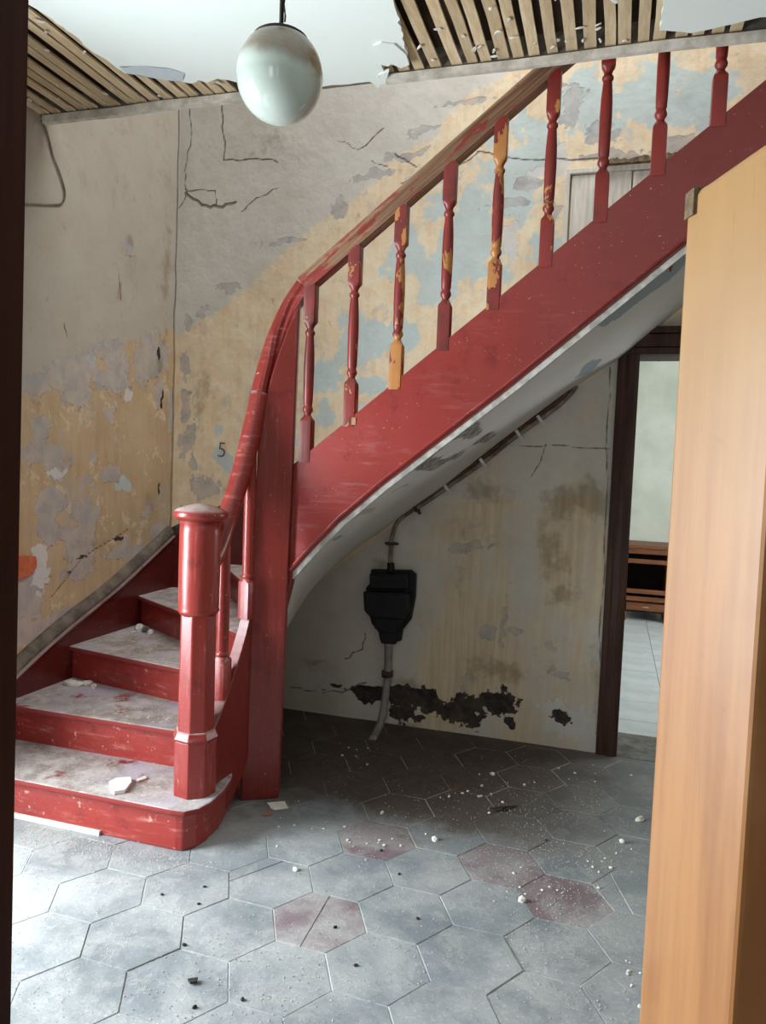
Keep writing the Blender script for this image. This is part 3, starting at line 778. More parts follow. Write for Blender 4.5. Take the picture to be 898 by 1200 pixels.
# wreathed inner string from the newel round to the flight
def wreath(name, path, th, mat):     # path: x, y, zlow, ztop
    V, Fc = [], []
    for i, (x_, y_, a, b) in enumerate(path):
        p, q = path[max(0, i-1)], path[min(len(path)-1, i+1)]
        t = np.array([q[0]-p[0], q[1]-p[1]]); t /= np.linalg.norm(t); s = np.array([t[1], -t[0]])*th/2
        V += [(x_+s[0], y_+s[1], a), (x_-s[0], y_-s[1], a), (x_-s[0], y_-s[1], b), (x_+s[0], y_+s[1], b)]
    n = len(path)
    for i in range(n-1):
        for j in range(4): Fc.append((i*4+j, i*4+(j+1) % 4, i*4+4+(j+1) % 4, i*4+4+j))
    Fc += [(0, 1, 2, 3), tuple((n-1)*4+j for j in (3, 2, 1, 0))]
    return sp_(link(name, mesh(name, V, Fc), mat, None, smooth=False, bevel=.003))
wp = spline([(-1.462, 2.54, .0, .375), (-1.462, 2.66, .02, .50), (-1.456, 2.78, .10, .69), (-1.445, 2.85, .22, .86), (-1.415, 2.905, .42, 1.02), (-1.36, 2.945, .66, 1.26), (-1.29, 2.951, .96, 1.45)], 6)
wreath('inner_string', [tuple(q) for q in wp], .05, M['redp_shaded'])
# tall support post
pv = [(-1.428, 2.835), (-1.288, 2.915), (-1.300, 2.975), (-1.33, 2.99), (-1.44, 2.93)]
pz = [(0, 0), (1.7, 0), (1.95, 0), (2.13, 0)]
v = []; f = []
L0, R0 = np.array((-1.447, 2.815)), np.array((-1.308, 2.898)); L1, R1 = np.array((-1.425, 2.842)), np.array((-1.288, 2.915))
bk_ = np.array((-.02, .06))
cv = [(0, 1.50), (.12, 1.66), (.3, 1.80), (.5, 1.91), (.7, 2.00), (.85, 2.06), (1, 2.11)]     # top edge rises under the handrail
fr = [(*L0, 0), (*R0, 0)]+[(*(L1*(1-t)+R1*t), z) for t, z in cv[::-1]]
n = len(fr); v = fr+[(p[0]+bk_[0], p[1]+bk_[1], p[2]) for p in fr]
f = [tuple(range(n)), tuple(range(2*n-1, n-1, -1))]+[(i, (i+1) % n, n+(i+1) % n, n+i) for i in range(n)]
sp_(link('support_post', mesh('support_post', v, f), M['redp_shaded'], None, bevel=.006))
box_p = ony(341, 790, 2.93)
sp_(box('bare_strip', XL+.03, -1.80, 2.350, 2.362, .0, .018, M['plaster']))
lb = sp_(box('paper_label', -.0015, .0015, -.012, .012, -.02, .02, M['paper'])); lb.location = Vector((-1.3155, 2.925, .745)); lb['label'] = 'tiny white paper label'
# newel post: octagonal foot, collar, octagonal shaft, round drum, cap
NX, NY = -1.487, 2.508
nwl = empty('newel_post', (NX, NY, .166)); nwl.parent = st; nwl.matrix_parent_inverse = st_inv
def ngonring(r, z, n=8, rot=pi/8): return [(r*cos(rot+2*pi*i/n), r*sin(rot+2*pi*i/n), z) for i in range(n)]
def ringobj(name, rings, mat, parent, smooth=False, bevel=.003):
    V, Fc = rings_mesh(rings); return link(name, mesh(name, V, Fc), mat, parent, smooth=smooth, bevel=bevel)
rr = YAW-.08
ringobj('foot', [ngonring(.084, 0, 8, rr), ngonring(.084, .21, 8, rr), ngonring(.078, .235, 8, rr)], M['redv'], nwl)
ringobj('collar', [ngonring(.086, .212, 8, rr), ngonring(.089, .222, 8, rr), ngonring(.078, .245, 8, rr), ngonring(.073, .250, 8, rr)], M['railred'], nwl)
ringobj('shaft', [ngonring(.072, .23, 8, rr), ngonring(.070, .70, 8, rr)], M['redv'], nwl, bevel=.004)
n = 40
ringobj('drum', [ngonring(r_, z_, n, 0) for r_, z_ in ((.066, .690), (.074, .700), (.078, .708), (.076, .716), (.0765, .72), (.0775, .86), (.077, 1.0), (.076, 1.06))], M['redv'], nwl, True, 0)
ringobj('cap', [ngonring(r_, z_, n, 0) for r_, z_ in ((.078, 1.050), (.094, 1.056), (.101, 1.066), (.102, 1.076), (.098, 1.086), (.085, 1.094), (.05, 1.106), (.018, 1.113), (.004, 1.114))], M['railred'], nwl, True, 0)

# balusters
def baluster(x_, y_, z0, z1, rot, mat, name='baluster', plain=False):
    h = z1-z0; bb = .185; tb = .165
    prof_r = []
    def sq(s, z): # square ring with 24 points
        pts = []
        for i in range(24):
            a = 2*pi*i/24+pi/4; c_, s_ = cos(a), sin(a); k_ = s/max(abs(c_), abs(s_)); k_ = min(k_, s*1.34)
            pts.append((c_*k_, s_*k_, z))
        return pts
    def ci(r, z): return [(r*cos(2*pi*i/24+pi/4), r*sin(2*pi*i/24+pi/4), z) for i in range(24)]
    rings = [sq(.0255, 0), sq(.0255, bb-.012), sq(.0235, bb-.004), ci(.019, bb+.008), ci(.014, bb+.016), ci(.0145, bb+.022), ci(.021, bb+.032), ci(.022, bb+.040), ci(.0185, bb+.050), ci(.017, bb+.056),
             ci(.0195, bb+.062), ci(.021, bb+.10), ci(.0225, bb+.20), ci(.021, h*.62), ci(.0185, h-tb-.07), ci(.0165, h-tb-.045), ci(.0165, h-tb-.040), ci(.021, h-tb-.034), ci(.021, h-tb-.026), ci(.015, h-tb-.018), ci(.015, h-tb-.010), ci(.021, h-tb+.002), sq(.0235, h-tb+.012), sq(.0255, h-tb+.02), sq(.0255, h)]
    if plain:
        bb = .165
        rings = [sq(.029, 0), sq(.029, bb-.012), sq(.026, bb-.003), ci(.024, bb+.004), ci(.0285, bb+.010), ci(.0285, bb+.018), ci(.024, bb+.024), ci(.0245, bb+.03), ci(.0255, bb+.2), ci(.022, h)]
    V, Fc = rings_mesh(rings); o = link(name, mesh(name, V, Fc), mat, None, smooth=False)
    for p in o.data.polygons: p.use_smooth = True
    e = o.modifiers.new('split', 'EDGE_SPLIT'); e.split_angle = R(38)
    o.location = (x_, y_, z0); o.rotation_euler = (0, 0, rot); return sp_(o)
def zrail(x): return 2.175+.79*(x+1.305)
wears = [0, 1, 2, 1, 2, 1, 0, 0, 0, 0, 1, 0]
for i in range(12):
    x_ = -1.252+.1915*i
    b = baluster(x_, 2.952, ztop(x_)-.03, zrail(x_)-.03, 0, BALM[wears[i]])
    if i in (2, 4): b['label'] = 'baluster with most of its red paint gone to orange'
baluster(-1.468, 2.665, .49, 1.20, -.1, M['redv'], plain=True)
baluster(-1.450, 2.835, .785, 1.55, -.25, M['redv'], plain=True)

# handrail
RP = [(-.030, -.034), (.030, -.034), (.033, -.02), (.030, -.008), (.037, .006), (.036, .024), (.026, .036), (.008, .042), (-.008, .042), (-.026, .036), (-.036, .024), (-.037, .006), (-.030, -.008), (-.033, -.02)]
xs = np.linspace(-1.285, 1.45, 24)
sp_(sweep('handrail', [(x_, 2.958, zrail(x_)) for x_ in xs], RP, M['rail'], smooth=False))
rc = spline([(-1.475, 2.545, 1.03), (-1.472, 2.62, 1.11), (-1.468, 2.70, 1.25), (-1.458, 2.78, 1.42), (-1.446, 2.84, 1.60), (-1.428, 2.885, 1.78), (-1.40, 2.925, 1.95), (-1.35, 2.95, 2.09), (-1.286, 2.958, 2.188)], 7)
ki = 34
RP2 = [(a*.95, b*.95) for a, b in RP]
sp_(sweep('curved_handrail', rc[ki-3:], RP2, M['railred'], smooth=False))
RP3 = [(.040*cos(2*pi*i/16), .042*sin(2*pi*i/16)) for i in range(16)]
sp_(sweep('lower_handrail', rc[:ki], RP3, M['railred'], smooth=True))

# soffit (plaster underside), lofted from the string's lower edge to the wall
wl_pts = [(-2.45, .02), (-2.2, .18), (-1.95, .42), (-1.731, .66), (-1.55, .85), (-1.40, .96), (-1.249, 1.065), (-1.0, 1.255), (-.849, 1.37), (-.577, 1.60), (-.221, 1.885), (-.024, 2.02), (.3, 2.30), (1.45, 3.25)]
fl_pts = [(-1.46, .05), (-1.44, .16), (-1.42, .30), (-1.40, .50), (-1.38, .68), (-1.36, .82), (-1.302, .972), (-1.084, 1.208), (-.90, 1.372), (-.60, 1.61), (-.25, 1.90), (-.024, 2.09), (.3, 2.37), (1.45, 3.28)]
yf = [2.80, 2.85, 2.88, 2.92, 2.94, 2.945]+[2.955]*8
V, Fc = [], []; NS, NTT = 66, 26
def interp(lst, t):
    t = t*(len(lst)-1); i = min(int(t), len(lst)-2); f_ = t-i; return tuple(np.array(lst[i])*(1-f_)+np.array(lst[i+1])*f_)
for i in range(NS):
    t = i/(NS-1); a = interp(fl_pts, t); b = interp(wl_pts, t); yy = interp([(q,) for q in yf], t)[0]
    for j in range(NTT):
        s = j/(NTT-1); e = s*s*(3-2*s)
        x_ = a[0]*(1-s)+b[0]*s; z_ = a[1]*(1-s)+b[1]*s
        r_ = max(0, 1-s*12)*.0; z_ -= .012*sin(pi*s)
        V.append((x_, yy*(1-s)+(YB+.01)*s, z_+.006*vnoise(np.array([x_*9]), np.array([s*7]), 3)[0]))
Fc = [(i*NTT+j, i*NTT+j+1, (i+1)*NTT+j+1, (i+1)*NTT+j) for i in range(NS-1) for j in range(NTT-1)]
sf = mesh('soffit', V, Fc); A_ = np.array(V)
def sx(u, v):      # soffit hit: z = 1.16+.80*(x+1.1)
    d = ray(u, v); t = (2.045-.80*0-EYE)/(d[2]-.80*d[0]); t = (1.16+.80*1.1-EYE)/(d[2]-.80*d[0]); p = d*t; return (p[0], p[1])
bl = blob_px(sx, [(735, 365, 34, 12), (700, 385, 24, 12), (775, 340, 26, 10), (690, 437, 12, 4), (365, 640, 8, 26, .8)])
gr = blob_px(sx, [(545, 518, 34, 10), (520, 540, 26, 14), (500, 555, 22, 10), (560, 525, 20, 10)])
dd = blob_px(sx, [(470, 580, 40, 12, .6), (420, 610, 40, 20, .4), (540, 560, 50, 8, .6)])
A2, Y2 = A_[:, 0], A_[:, 1]
setf(sf, 'f1', blobs(A2, Y2, dd, 3, .5, 8), blobs(A2, Y2, bl, 4, .25, 8)+.15, blobs(A2, Y2, gr, 6, .3, 8)+.3)
o = sp_(link('soffit', sf, M['soffit'], None, smooth=True)); 
# plaster edge roll below the string
sp_(sweep('plaster_fillet', [(x_, YS0+.018, z_-.004) for x_, z_ in low], [(-.014, -.006), (.02, -.006), (.02, .012), (-.014, .012)], M['edgep'], smooth=False, up=(0, -1, 0)))

# ---------------------------------------------------------------- GLOBE LAMP
gc = ony(328, 90, 2.0)
gl = empty('globe_lamp', (gc[0], gc[1], gc[2])); tag(gl, 'white glass globe lamp with brown-stained top hanging on a black rod', 'lamp')
n = 48; GR_ = .122
rings = []
for i in range(1, 30):
    a = pi*i/30; z = -cos(a)*GR_*1.04; 
    if z > GR_*.80: break
    rings.append(ngonring(GR_*sin(a), z, n, 0))
rings.append(ngonring(.072, .100, n, 0))
ringobj('globe', rings, M['globe'], gl, True, 0)
ringobj('gallery', [ngonring(r_, z_, 36, 0) for r_, z_ in ((.070, .094), (.077, .096), (.077, .103), (.070, .108), (.045, .114), (.018, .12), (.012, .14))], M['rod'], gl, True, 0)
tube('rod', [(0, 0, .13), (0, 0, ZC-gc[2])], .0065, M['rod'], gl, 10)
ringobj('ceiling_rose', [ngonring(r_, ZC-gc[2]+z_, 24, 0) for r_, z_ in ((.012, -.05), (.035, -.035), (.045, -.012), (.045, 0))], M['rod'], gl, True, 0)
tube('flex', [(.009+.003*sin(i*1.3), .003*cos(i*1.7), .15+i*.014) for i in range(17)], .0025, M['rust'], gl, 6)

# ---------------------------------------------------------------- FUSE BOX and pipes under the stairs
YW = YB-.012
def bx(u, v, y=3.93): p = ony(u, v, y); return (p[0], p[2])
fb0 = bx(456, 710); fb = empty('fuse_box', (fb0[0], YW, fb0[1])); tag(fb, 'black cast iron electric fuse box on the wall under the stairs', 'fuse box')
def pl(pts, y=3.93): return [(bx(u, v, y)[0]-fb0[0], bx(u, v, y)[1]-fb0[1]) for u, v in pts]
def pr(name, pts, d0, d1, mat=M['iron'], bev=.006): return prism(name, pl(pts), 'y', -d1, -d0, mat, fb, bevel=bev)
pr('back_plate', [(433, 668), (480, 669), (486, 674), (485, 700), (483, 712), (480, 727), (470, 740), (468, 753), (444, 753), (442, 742), (434, 732), (429, 715), (427, 690), (432, 684)], 0, .035)
pr('upper_cover', [(434, 672), (478, 673), (479, 690), (434, 689)], .035, .075)
pr('main_cover', [(428, 692), (453, 693), (481, 694), (481, 714), (476, 726), (436, 722), (429, 714)], .035, .10, bev=.010)
pr('lower_cover', [(438, 722), (474, 726), (467, 742), (443, 740)], .035, .07)
pr('cable_spout', [(445, 740), (466, 742), (464, 755), (447, 754)], .03, .065)
pr('label_bar', [(430, 695), (452, 696), (452, 699), (430, 698)], .10, .104, bev=0)
for (u, v) in ((437, 673), (476, 675), (479, 692), (449, 694), (471, 737), (441, 735)):
    q = pl([(u, v)])[0]; ring = [(q[0]+.005*cos(a), q[1]+.005*sin(a)) for a in [i*pi/3 for i in range(6)]]
    prism('screw', ring, 'y', -.112 if v == 694 or v == 692 else -.08, -.03, M['iron'], fb)
tube('pipe_socket', [(pl([(457, 672)])[0][0], -.04, pl([(457, 672)])[0][1]), (pl([(457, 660)])[0][0], -.04, pl([(457, 660)])[0][1])], .020, M['iron'], fb, 14)

def wallpt(u, v, y): p = ony(u, v, y); return tuple(p)
ct = empty('conduit', wallpt(458, 664, 3.955)); tag(ct, 'thin metal conduit climbing from the black box along the stair soffit', 'pipe')
cti = Matrix.Translation(-Vector(ct.location))
def uc(o, par=ct, inv=cti): o.parent = par; o.matrix_parent_inverse = inv; return o
cpth = spline([wallpt(*q, 3.965) for q in [(457, 668), (458, 648), (460, 628), (466, 612), (480, 600), (497, 590), (530, 567), (566, 542), (600, 515), (632, 492), (655, 475), (668, 462), (676, 452)]], 6)
cpth = [(p[0], p[1], p[2]) for p in cpth]
uc(tube('pipe', cpth, .0125, M['conduit'], n=12, up=(0, 1, 0)))
cp2 = spline([wallpt(*q, 3.955) for q in [(480, 595), (497, 584), (530, 561), (566, 536), (600, 509), (632, 486), (655, 469), (668, 457)]], 5)
uc(tube('second_pipe', cp2, .009, M['rust'], n=10, up=(0, 1, 0)))
for (u, v) in [(459, 637), (488, 596), (524, 571), (566, 541), (608, 508), (633, 491)]:
    p = Vector(wallpt(u, v, 3.97)); cl_ = boxes('clamp', [(-.008, .008, -.03, .02, -.020, .020), (-.006, .006, -.008, .012, -.038, .038)], M['brass' if v < 580 else 'rust'], bevel=.002)
    cl_.location = p; cl_.rotation_euler = (0, -math.atan(.78) if v != 637 else -pi/2, 0); uc(cl_)
lp = empty('lead_pipe', wallpt(448, 850, 3.95)); tag(lp, 'thick grey pipe running from the black box down into the floor', 'pipe'); lpi = Matrix.Translation(-Vector(lp.location))
lpp = spline([wallpt(455, 748, 3.955), wallpt(455, 775, 3.955), wallpt(453, 805, 3.955), wallpt(450, 830, 3.94), wallpt(445, 850, 3.90), tuple(onz(436, 868, -.005))], 6)
uc(tube('pipe', lpp, .021, M['pipe'], n=16, up=(0, 1, 0)), lp, lpi)
uc(tube('collar', [wallpt(454, 786, 3.955), wallpt(454, 793, 3.955)], .032, M['rust'], n=16, up=(0, 1, 0)), lp, lpi)

# cable on the left wall
def lwp(u, v, o=.006): p = onx(u, v, XL+o); return tuple(p)
wc = tube('wall_cable', spline([lwp(*q, .010) for q in [(49, 140), (56, 158), (62, 182), (70, 203), (76, 225), (73, 238), (60, 240), (26, 239)]], 6), .0042, M['conduit'], n=8, up=(1, 0, 0))
tag(wc, 'thin old cable looping down the left wall below the broken ceiling', 'cable')

# hatch on the back wall behind the balusters
hp = ony(705, 250, YB-.02)
ht = empty('boarded_hatch', (hp[0], YB, hp[2])); tag(ht, 'flaking grey-white boarded hatch in the wall behind the upper balusters', 'hatch')
def hx(o): o.parent = ht; o.matrix_parent_inverse = Matrix.Translation(-Vector(ht.location)); return o
a0 = bw(664, 206); 
X0, Z1 = a0[0], a0[1]
hx(box('board', X0+.03, X0+.17, YB-.022, YB+.01, 2.5, Z1-.01, M['hatch'], bevel=.002))
hx(box('board', X0+.173, X0+.318, YB-.024, YB+.01, 2.5, Z1-.006, M['hatch'], bevel=.002))
hx(box('board', X0+.325, X0+.52, YB-.022, YB+.01, 2.5, Z1-.01, M['hatch'], bevel=.002))
hx(box('frame_stile', X0-.002, X0+.022, YB-.034, YB+.01, 2.5, Z1+.004, M['hatch'], bevel=.003))
hx(box('frame_head', X0-.002, X0+.54, YB-.032, YB+.01, Z1-.004, Z1+.022, M['hatch'], bevel=.003))
v = []; rl = random.Random(3); n = 22
V = []; 
for i in range(n):
    xx = X0+.17+.38*i/(n-1); h1 = .012+rl.uniform(0, .02)
    V += [(xx, YB-.05-rl.uniform(0, .012), Z1+.022), (xx, YB+.01, Z1+.022), (xx, YB+.01, Z1+.03+h1), (xx, YB-.04-rl.uniform(0, .012), Z1+.026+h1)]
Fc = [(i*4+j, i*4+(j+1) % 4, i*4+4+(j+1) % 4, i*4+4+j) for i in range(n-1) for j in range(4)]+[(0, 1, 2, 3), tuple((n-1)*4+j for j in (3, 2, 1, 0))]
o = hx(link('rotten_lintel', mesh('rotten_lintel', V, Fc), M['rot'])); o['label'] = 'crumbling dark wooden lintel'

# pencilled figure on the wall
fc = bpy.data.curves.new('wall_number', 'FONT'); fc.body = '5'; fc.size = .13; fc.extrude = .0005; fc.align_x = 'CENTER'; fc.align_y = 'CENTER'; fc.offset = -.002
_t = bpy.data.objects.new('wall_number_curve', fc); C.objects.link(_t); bpy.context.view_layer.update()
_me = bpy.data.meshes.new_from_object(_t.evaluated_get(bpy.context.evaluated_depsgraph_get())); bpy.data.objects.remove(_t)
fo = bpy.data.objects.new('wall_number', _me); C.objects.link(fo); q = ony(260, 528, YB-.014); fo.location = q; fo.rotation_euler = (pi/2, R(4), 0)
_me.materials.clear(); _me.materials.append(M['pencil']); tag(fo, 'small handwritten figure 5 on the cream wall behind the lower handrail', 'writing')

# ---------------------------------------------------------------- DOORWAY and far room
d1 = empty('door_1', (DX0, YB, 0)); tag(d1, kind='structure', label='dark brown wooden door frame under the stairs')
d1i = Matrix.Translation((-DX0, -YB, 0))
def dd_(o): o.parent = d1; o.matrix_parent_inverse = d1i; return o
dd_(prism('jamb', [(DX0-.045, YB-.018), (DX0-.02, YB-.026), (DX0-.005, YB-.020), (DX0+.02, YB-.030), (DX0+.045, YB-.026), (DX0+.06, YB-.014), (DX0+.06, YB+.22), (DX0-.0, YB+.22), (DX0-.0, YB), (DX0-.045, YB)], 'z', -.01, 2.05, M['darkwood']))
dd_(prism('jamb', [(DX1-.06, YB-.02), (DX1+.05, YB-.02), (DX1+.05, YB), (DX1, YB), (DX1, YB+.22), (DX1-.06, YB+.22)], 'z', -.01, 2.05, M['darkwood']))
dd_(boxes('head', [(DX0+.0, DX1-.0, YB-.0, YB+.22, 2.05, 2.13), (DX0-.045, DX1+.05, YB-.024, YB+.02, 2.05, 2.085), (DX0-.045, DX1+.05, YB-.03, YB+.02, 2.087, 2.15), (DX0-.055, DX1+.06, YB-.045, YB+.0, 2.153, 2.185)], M['darkwood'], bevel=.003))
dd_(box('threshold', DX0-.0, DX1, YB-.01, YB+.37, -.05, .002, M['sill']))
FY0, FY1 = YB+.22, 8.45
f2 = box('floor_far_room', -1.3, 3.2, FY0, FY1, -.14, -.02, M['grout']); f2['kind'] = 'structure'
for i in range(-3, 8):
    for j in range(0, 11):
        x0 = -.02+i*.40; y0 = FY0+j*.40
        if x0 > 2.8: continue
        s = box('slab', -.198, .198, -.198, .198, -.02, 0, M['marble'], f2) if (i, j) == (-3, 0) else None
        if s is None:
            s = bpy.data.objects.new('slab', sl0.data); C.objects.link(s); s.parent = f2
        else: sl0 = s
        s.location = (x0+.2, y0+.2, rnd.uniform(-.001, .001))
for nm, a in (('wall_far_room_back', (-1.3, 3.2, FY1, FY1+.1, 0, 3.2)), ('wall_far_room_left', (-1.4, -1.3, FY0, FY1, 0, 3.2)), ('wall_far_room_right', (3.2, 3.3, FY0, FY1, 0, 3.2)), ('ceiling_far_room', (-1.4, 3.3, FY0, FY1, 3.2, 3.3))):
    o = box(nm, *a, M['whitewall']); o['kind'] = 'structure'
o = boxes('wall_far_room_front', [(-1.4, DX0-.0, YB+.03, FY0, 0, 3.2), (DX1, 3.3, YB+.03, FY0, 0, 3.2), (DX0, DX1, YB+.03, FY0, DZ, 3.2)], M['whitewall']); o['kind'] = 'structure'
# hole for a nail hook in the far wall
nk = ony(772, 422, FY1-.005)
hk = tube('wall_hook', [(nk[0], FY1, nk[2]+.02), (nk[0], FY1-.03, nk[2]+.01), (nk[0], FY1-.03, nk[2]-.02)], .006, M['iron'], n=6, up=(1, 0, 0)); tag(hk, 'small dark hook on the far white wall above the desk', 'hook')
# desk
dk0 = onz(736, 727); DYF = dk0[1]; DL = dk0[0]-.06
dk = empty('desk', (DL, DYF, 0)); tag(dk, 'brown wooden desk with drawers missing against the far white wall', 'desk')
DW, DD_, DH = 1.3, .55, .76; PW = .43
def db(name, *a, mat='desk', bevel=.003, par=dk): return box(name, *a, M[mat], par, bevel)
db('desktop', -.02, DW, -.02, DD_, DH-.03, DH)
db('side_panel', 0, .03, 0, DD_-.01, .09, DH-.03); db('side_panel', PW-.03, PW, 0, DD_-.01, 0.0, DH-.03); db('side_panel', DW-.05, DW-.02, 0, DD_-.01, 0, DH-.03)
db('leg', 0, .04, 0, .04, 0, .09); db('leg', 0, .04, DD_-.05, DD_-.01, 0, .09)
db('back_panel', .03, PW-.03, DD_-.03, DD_-.012, .09, DH-.03, mat='deskdark'); db('bottom_panel', .03, PW-.03, 0, DD_-.03, .09, .105, mat='deskdark')
db('apron', .03, DW-.05, .0, .02, DH-.085, DH-.03)
for zz in (.60, .30, .225): db('rail', .03, PW-.03, .0, .025, zz-.022, zz+.022)
dr = db('drawer', .035, PW-.035, -.008, .4, .11, .185)
tube('handle', [(PW/2-.03, -.008, .150), (PW/2-.03, -.025, .150), (PW/2+.03, -.025, .150), (PW/2+.03, -.008, .150)], .004, M['brass'], dr, 6, up=(0, 0, 1))

# ---------------------------------------------------------------- FOREGROUND: pale wooden post on the right, dark door jamb on the left
def campt(X, Y, Z=0.): q = camxy(X, Y); return (q[0], q[1], Z)
Zf = .95; Xf = .377*Zf; dirn = np.array([-.0367, .178]); wv = np.linalg.norm(dirn); dn_ = -dirn/wv; ang = math.atan2(dn_[1], dn_[0])
base = campt(Xf+.006, Zf)
wpo = empty('wooden_post', (base[0], base[1], 0)); wpo.rotation_euler = (0, R(-.2), YAW+ang)
tag(wpo, 'pale orange varnished wooden post with rounded top at the right edge', 'post')
H = 1.80; W_ = wv*.98
prof = [(0, 0)]+[(W_, 0), (W_, H+.01)]+[(W_*.6, H+.005), (.04, H)]+[(.03-.03*sin(a), H-.03+.03*cos(a)) for a in (0.1, .5, .9, 1.3, 1.57)]
o = prism('post_body', prof, 'y', -.0, .26, M['varnish'], wpo, bevel=.006)
# post_body local: x along lit face toward the camera, y to the right
o = ngon_slab('broken_knot', [(-.004, .0), (.02, -.004), (.03, .02), (.01, .03)], H-.03, H+.002, M['rot'], wpo); o['label'] = 'dark splintered corner'
def vline(u, v): return ray(u, v)
# jamb
Zj = .62
jb = empty('wall_opening_jamb', campt(-.47*Zj, Zj)); jb.name = 'door_2'
jp = camxy(0, 0)
d_ = ray(21, 600); sc_ = Zj/np.dot(d_, FW); jx = d_*sc_
jb.location = (jx[0]-.0127*RT[0], jx[1]-.0127*RT[1], 0); jb.rotation_euler = (0, R(.5), YAW+R(4))
tag(jb, kind='structure', label='dark brown door jamb at the left edge')
zo = jx[2]+EYE
box('jamb', -.30, .003, -.10, .0, -.05, 2.6, M['frame'], jb, .004); box('door_stop', -.30, -.055, -.14, -.10, -.05, 2.6, M['frame'], jb, .004)

# ---------------------------------------------------------------- DEBRIS
def rock(name, loc, s, mat, flat=.6, seed=0, rot=None):
    r = random.Random(seed); bm = bmesh.new(); bmesh.ops.create_icosphere(bm, subdivisions=2 if max(s) > .02 else 1, radius=1)
    for vv in bm.verts:
        vv.co *= r.uniform(.72, 1.12); vv.co.x *= s[0]; vv.co.y *= s[1]; vv.co.z *= s[2]
        if vv.co.z < -s[2]*.45: vv.co.z = -s[2]*.45
    me = bpy.data.meshes.new(name); bm.to_mesh(me); bm.free(); o = link(name, me, mat)
    o.location = (loc[0], loc[1], loc[2]+s[2]*.45); o.rotation_euler = (0, 0, rot if rot is not None else r.uniform(0, 6)); return o
def chip(name, px, z, th, mat, seed=0):
    P3 = [onz(u, v, z) for u, v in px]; c = np.mean(P3, 0)
    poly = rag([(p[0]-c[0], p[1]-c[1]) for p in P3]+[(P3[0][0]-c[0], P3[0][1]-c[1])], .003, seed)[:-1]
    o = ngon_slab(name, poly, 0, th, mat, None); o.location = (c[0], c[1], z+.002); return o
z1, z2, z3 = .166, .330, .495
tag(chip('plaster_chip', [(128, 920), (136, 916), (153, 915), (154, 921), (146, 930), (134, 932), (129, 927)], z1, .014, M['paper'], 1), 'large white plaster chip lying on the lowest step', 'plaster')
tag(chip('plaster_chip', [(160, 915), (170, 911), (172, 914), (162, 917)], z1, .006, M['plaster'], 2), 'small thin plaster sliver beside the big chip on the lowest step', 'plaster')
tag(chip('plaster_chip', [(313, 942), (334, 940), (338, 948), (322, 950), (317, 948)], 0.001, .003, M['paper'], 3), 'flat white paint flake on the floor at the foot of the tall red post', 'plaster')
tag(chip('plaster_chip', [(308, 953), (320, 953), (319, 956), (309, 957)], 0.001, .003, M['tape'], 4), 'small brownish flake on the floor just in front of the white flake', 'plaster')
def lump(u, v, z, s, label, mat='plaster', seed=1, rot=None, cat='plaster'):
    p = onz(u, v, z) if u > 0 else (u, v, z)
    return tag(rock('plaster_lump', p, s, M[mat], seed=seed, rot=rot), label, cat)
lump(-2.45, 2.99, z2, (.055, .025, .018), 'longer plaster lump at the wall end of the second step', seed=3, rot=.1)
lump(-2.39, 3.02, z2, (.028, .020, .016), 'rounder crumb right of the long plaster lump on the second step', seed=4)
lump(-2.34, 3.00, z2, (.022, .016, .012), 'last small crumb of the row on the second step', seed=5)
lump(-2.45, 3.52, z3, (.030, .024, .024), 'pale tallest plaster lump in the heap on the third step', seed=6)
lump(-2.395, 3.49, z3, (.026, .02, .020), 'middle grey plaster lump in the heap on the third step', 'grey', seed=7)
lump(-2.34, 3.46, z3, (.030, .02, .018), 'right-hand flat plaster lump in the heap on the third step', seed=8)
lump(-2.43, 3.44, z3, (.02, .016, .010), 'small plaster lump in front of the heap on the third step', seed=9)
lump(510, 985, 0, (.016, .015, .014), 'round white plaster lump alone on a tile in mid floor', 'paper', seed=11)
lump(577, 908, 0, (.016, .012, .010), 'white crumb on the dark floor below the stained wall', 'paper', seed=12)
lump(750, 962, 0, (.024, .013, .014), 'pale plaster lump on the floor beside the wooden post', 'plaster', seed=13)
lump(612, 1056, 0, (.016, .014, .014), 'white lump on the dust drift across the maroon tile', 'paper', seed=14)
lump(729, 988, 0, (.012, .012, .014), 'small upright white crumb near the pale wooden post', 'paper', seed=15)
lump(448, 953, 0, (.016, .008, .008), 'small pale crumb in the shade behind the maroon tile', seed=16)
lump(347, 1020, 0, (.014, .010, .010), 'white crumb on a grey tile in front of the post', 'paper', seed=17)
tag(chip('paint_flake', [(575, 948), (590, 946), (598, 946), (590, 950), (583, 952)], .001, .004, M['dark'], 31), 'black broken flake lying on the floor in two pieces, left piece', 'debris')
tag(chip('paint_flake', [(588, 949), (601, 945), (606, 945), (592, 951)], .001, .004, M['dark'], 32), 'black broken flake lying on the floor in two pieces, right piece', 'debris')
tag(chip('paint_flake', [(220, 1150), (232, 1148), (231, 1153), (223, 1154)], .001, .006, M['dark'], 33), 'dark crumb on the bright floor, nearest the lower left', 'debris')
for i, (u, v) in enumerate([(190, 1049), (240, 1040), (233, 1060), (228, 1181), (417, 1132), (490, 1077), (468, 1025), (216, 1108), (284, 1172), (393, 1087), (447, 997), (640, 985)]):
    p = onz(u, v, 0); tag(rock('dark_crumb', p, (.008, .006, .005), M['dark'], seed=50+i), 'small dark crumb scattered on the tiled floor', 'debris', 'dark crumbs on the floor')
rr_ = random.Random(21)
cl = [(560, 930, 60, 22, 16), (690, 900, 50, 20, 12), (430, 990, 50, 12, 10), (620, 1045, 60, 18, 14), (430, 885, 30, 12, 8), (720, 1000, 40, 30, 12), (340, 960, 60, 40, 14), (740, 1150, 16, 30, 8)]
k = 0
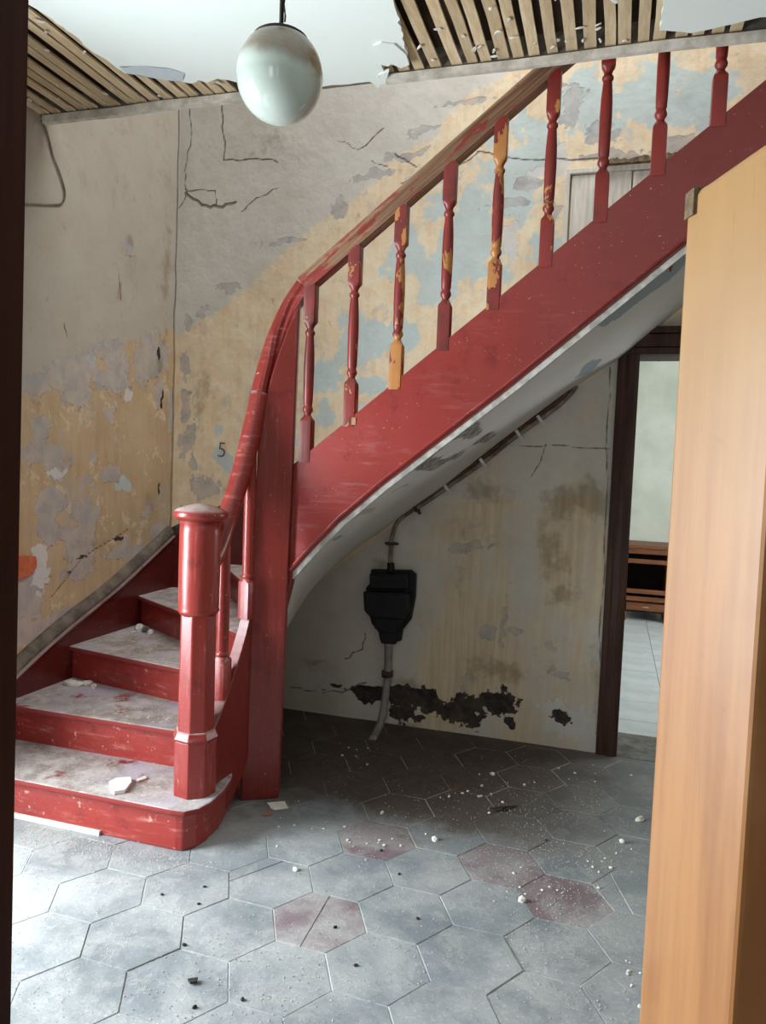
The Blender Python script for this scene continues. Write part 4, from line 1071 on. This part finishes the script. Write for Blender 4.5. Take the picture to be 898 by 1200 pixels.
for (u, v, su, sv, n) in cl:
    for i in range(n):
        p = onz(rr_.gauss(u, su*.6), rr_.gauss(v, sv*.6), 0)
        if p[1] > 3.9 or p[0] > 1.2 or (p[0] < -1.3 and p[1] > 2.3): continue
        s = rr_.uniform(.003, .009)
        tag(rock('plaster_crumb', p, (s, s*.8, s*.6), M['paper'] if rr_.random() < .6 else M['plaster'], seed=100+k), 'tiny pale plaster crumb scattered on the tiled floor', 'plaster', 'pale crumbs on the floor'); k += 1
# fine grit: uncountable
bm = bmesh.new(); gr_ = random.Random(8)
def grit(x_, y_, z_, s):
    mt = Matrix.Translation((x_, y_, z_)) @ Matrix.Rotation(gr_.uniform(0, 6), 4, 'Z') @ Matrix.Diagonal((s, s*gr_.uniform(.5, 1), s*.5, 1))
    bmesh.ops.create_cone(bm, cap_ends=True, segments=4, radius1=1, radius2=.5, depth=1, matrix=mt)
for i in range(5200):
    if gr_.random() < .45: p = onz(gr_.uniform(10, 780), gr_.uniform(880, 1200))
    elif gr_.random() < .45: q = gr_.random(); p = onz(20+q*230+gr_.gauss(0, 12), 962+q*50+abs(gr_.gauss(0, 14)))
    else: p = onz(gr_.gauss(640, 70), gr_.gauss(1000, 55))
    x_, y_ = p[0], p[1]
    if y_ > 3.93 or x_ < XL+.02 or x_ > 1.3: continue
    if y_ > 2.33 and x_ < -1.36: continue
    grit(x_, y_, .001, gr_.uniform(.0010, .0034))
me = bpy.data.meshes.new('floor_grit'); bm.to_mesh(me); bm.free(); tag(link('floor_grit', me, M['gritm']), 'fine plaster grit strewn over the hexagonal tiles', 'grit', kind='stuff')
bm = bmesh.new()
for i in range(1500):
    k = gr_.choice([0, 0, 1, 1, 2, 2, 3]); z = zs[k]
    if k == 0: x_, y_ = gr_.uniform(-2.5, -1.5), gr_.uniform(2.36, 2.66)
    elif k == 1:
        x_, y_ = gr_.uniform(-2.5, -1.6), gr_.uniform(2.68, 2.92); y_ = min(y_+abs(gr_.gauss(0, .04)), 2.95)
    elif k == 2: x_ = gr_.uniform(-2.5, -1.7); y_ = gr_.uniform(3.12-.16*(x_+2.5), 3.0+.5*(-x_-1.7))
    else: x_ = gr_.uniform(-2.4, -1.9); y_ = gr_.uniform(3.72, 3.85)
    grit(x_, y_, z+.001, gr_.uniform(.001, .0045))
me = bpy.data.meshes.new('step_grit'); bm.to_mesh(me); bm.free(); tag(link('step_grit', me, M['gritm']), 'fine plaster grit lying on the dusty treads', 'grit', kind='stuff')
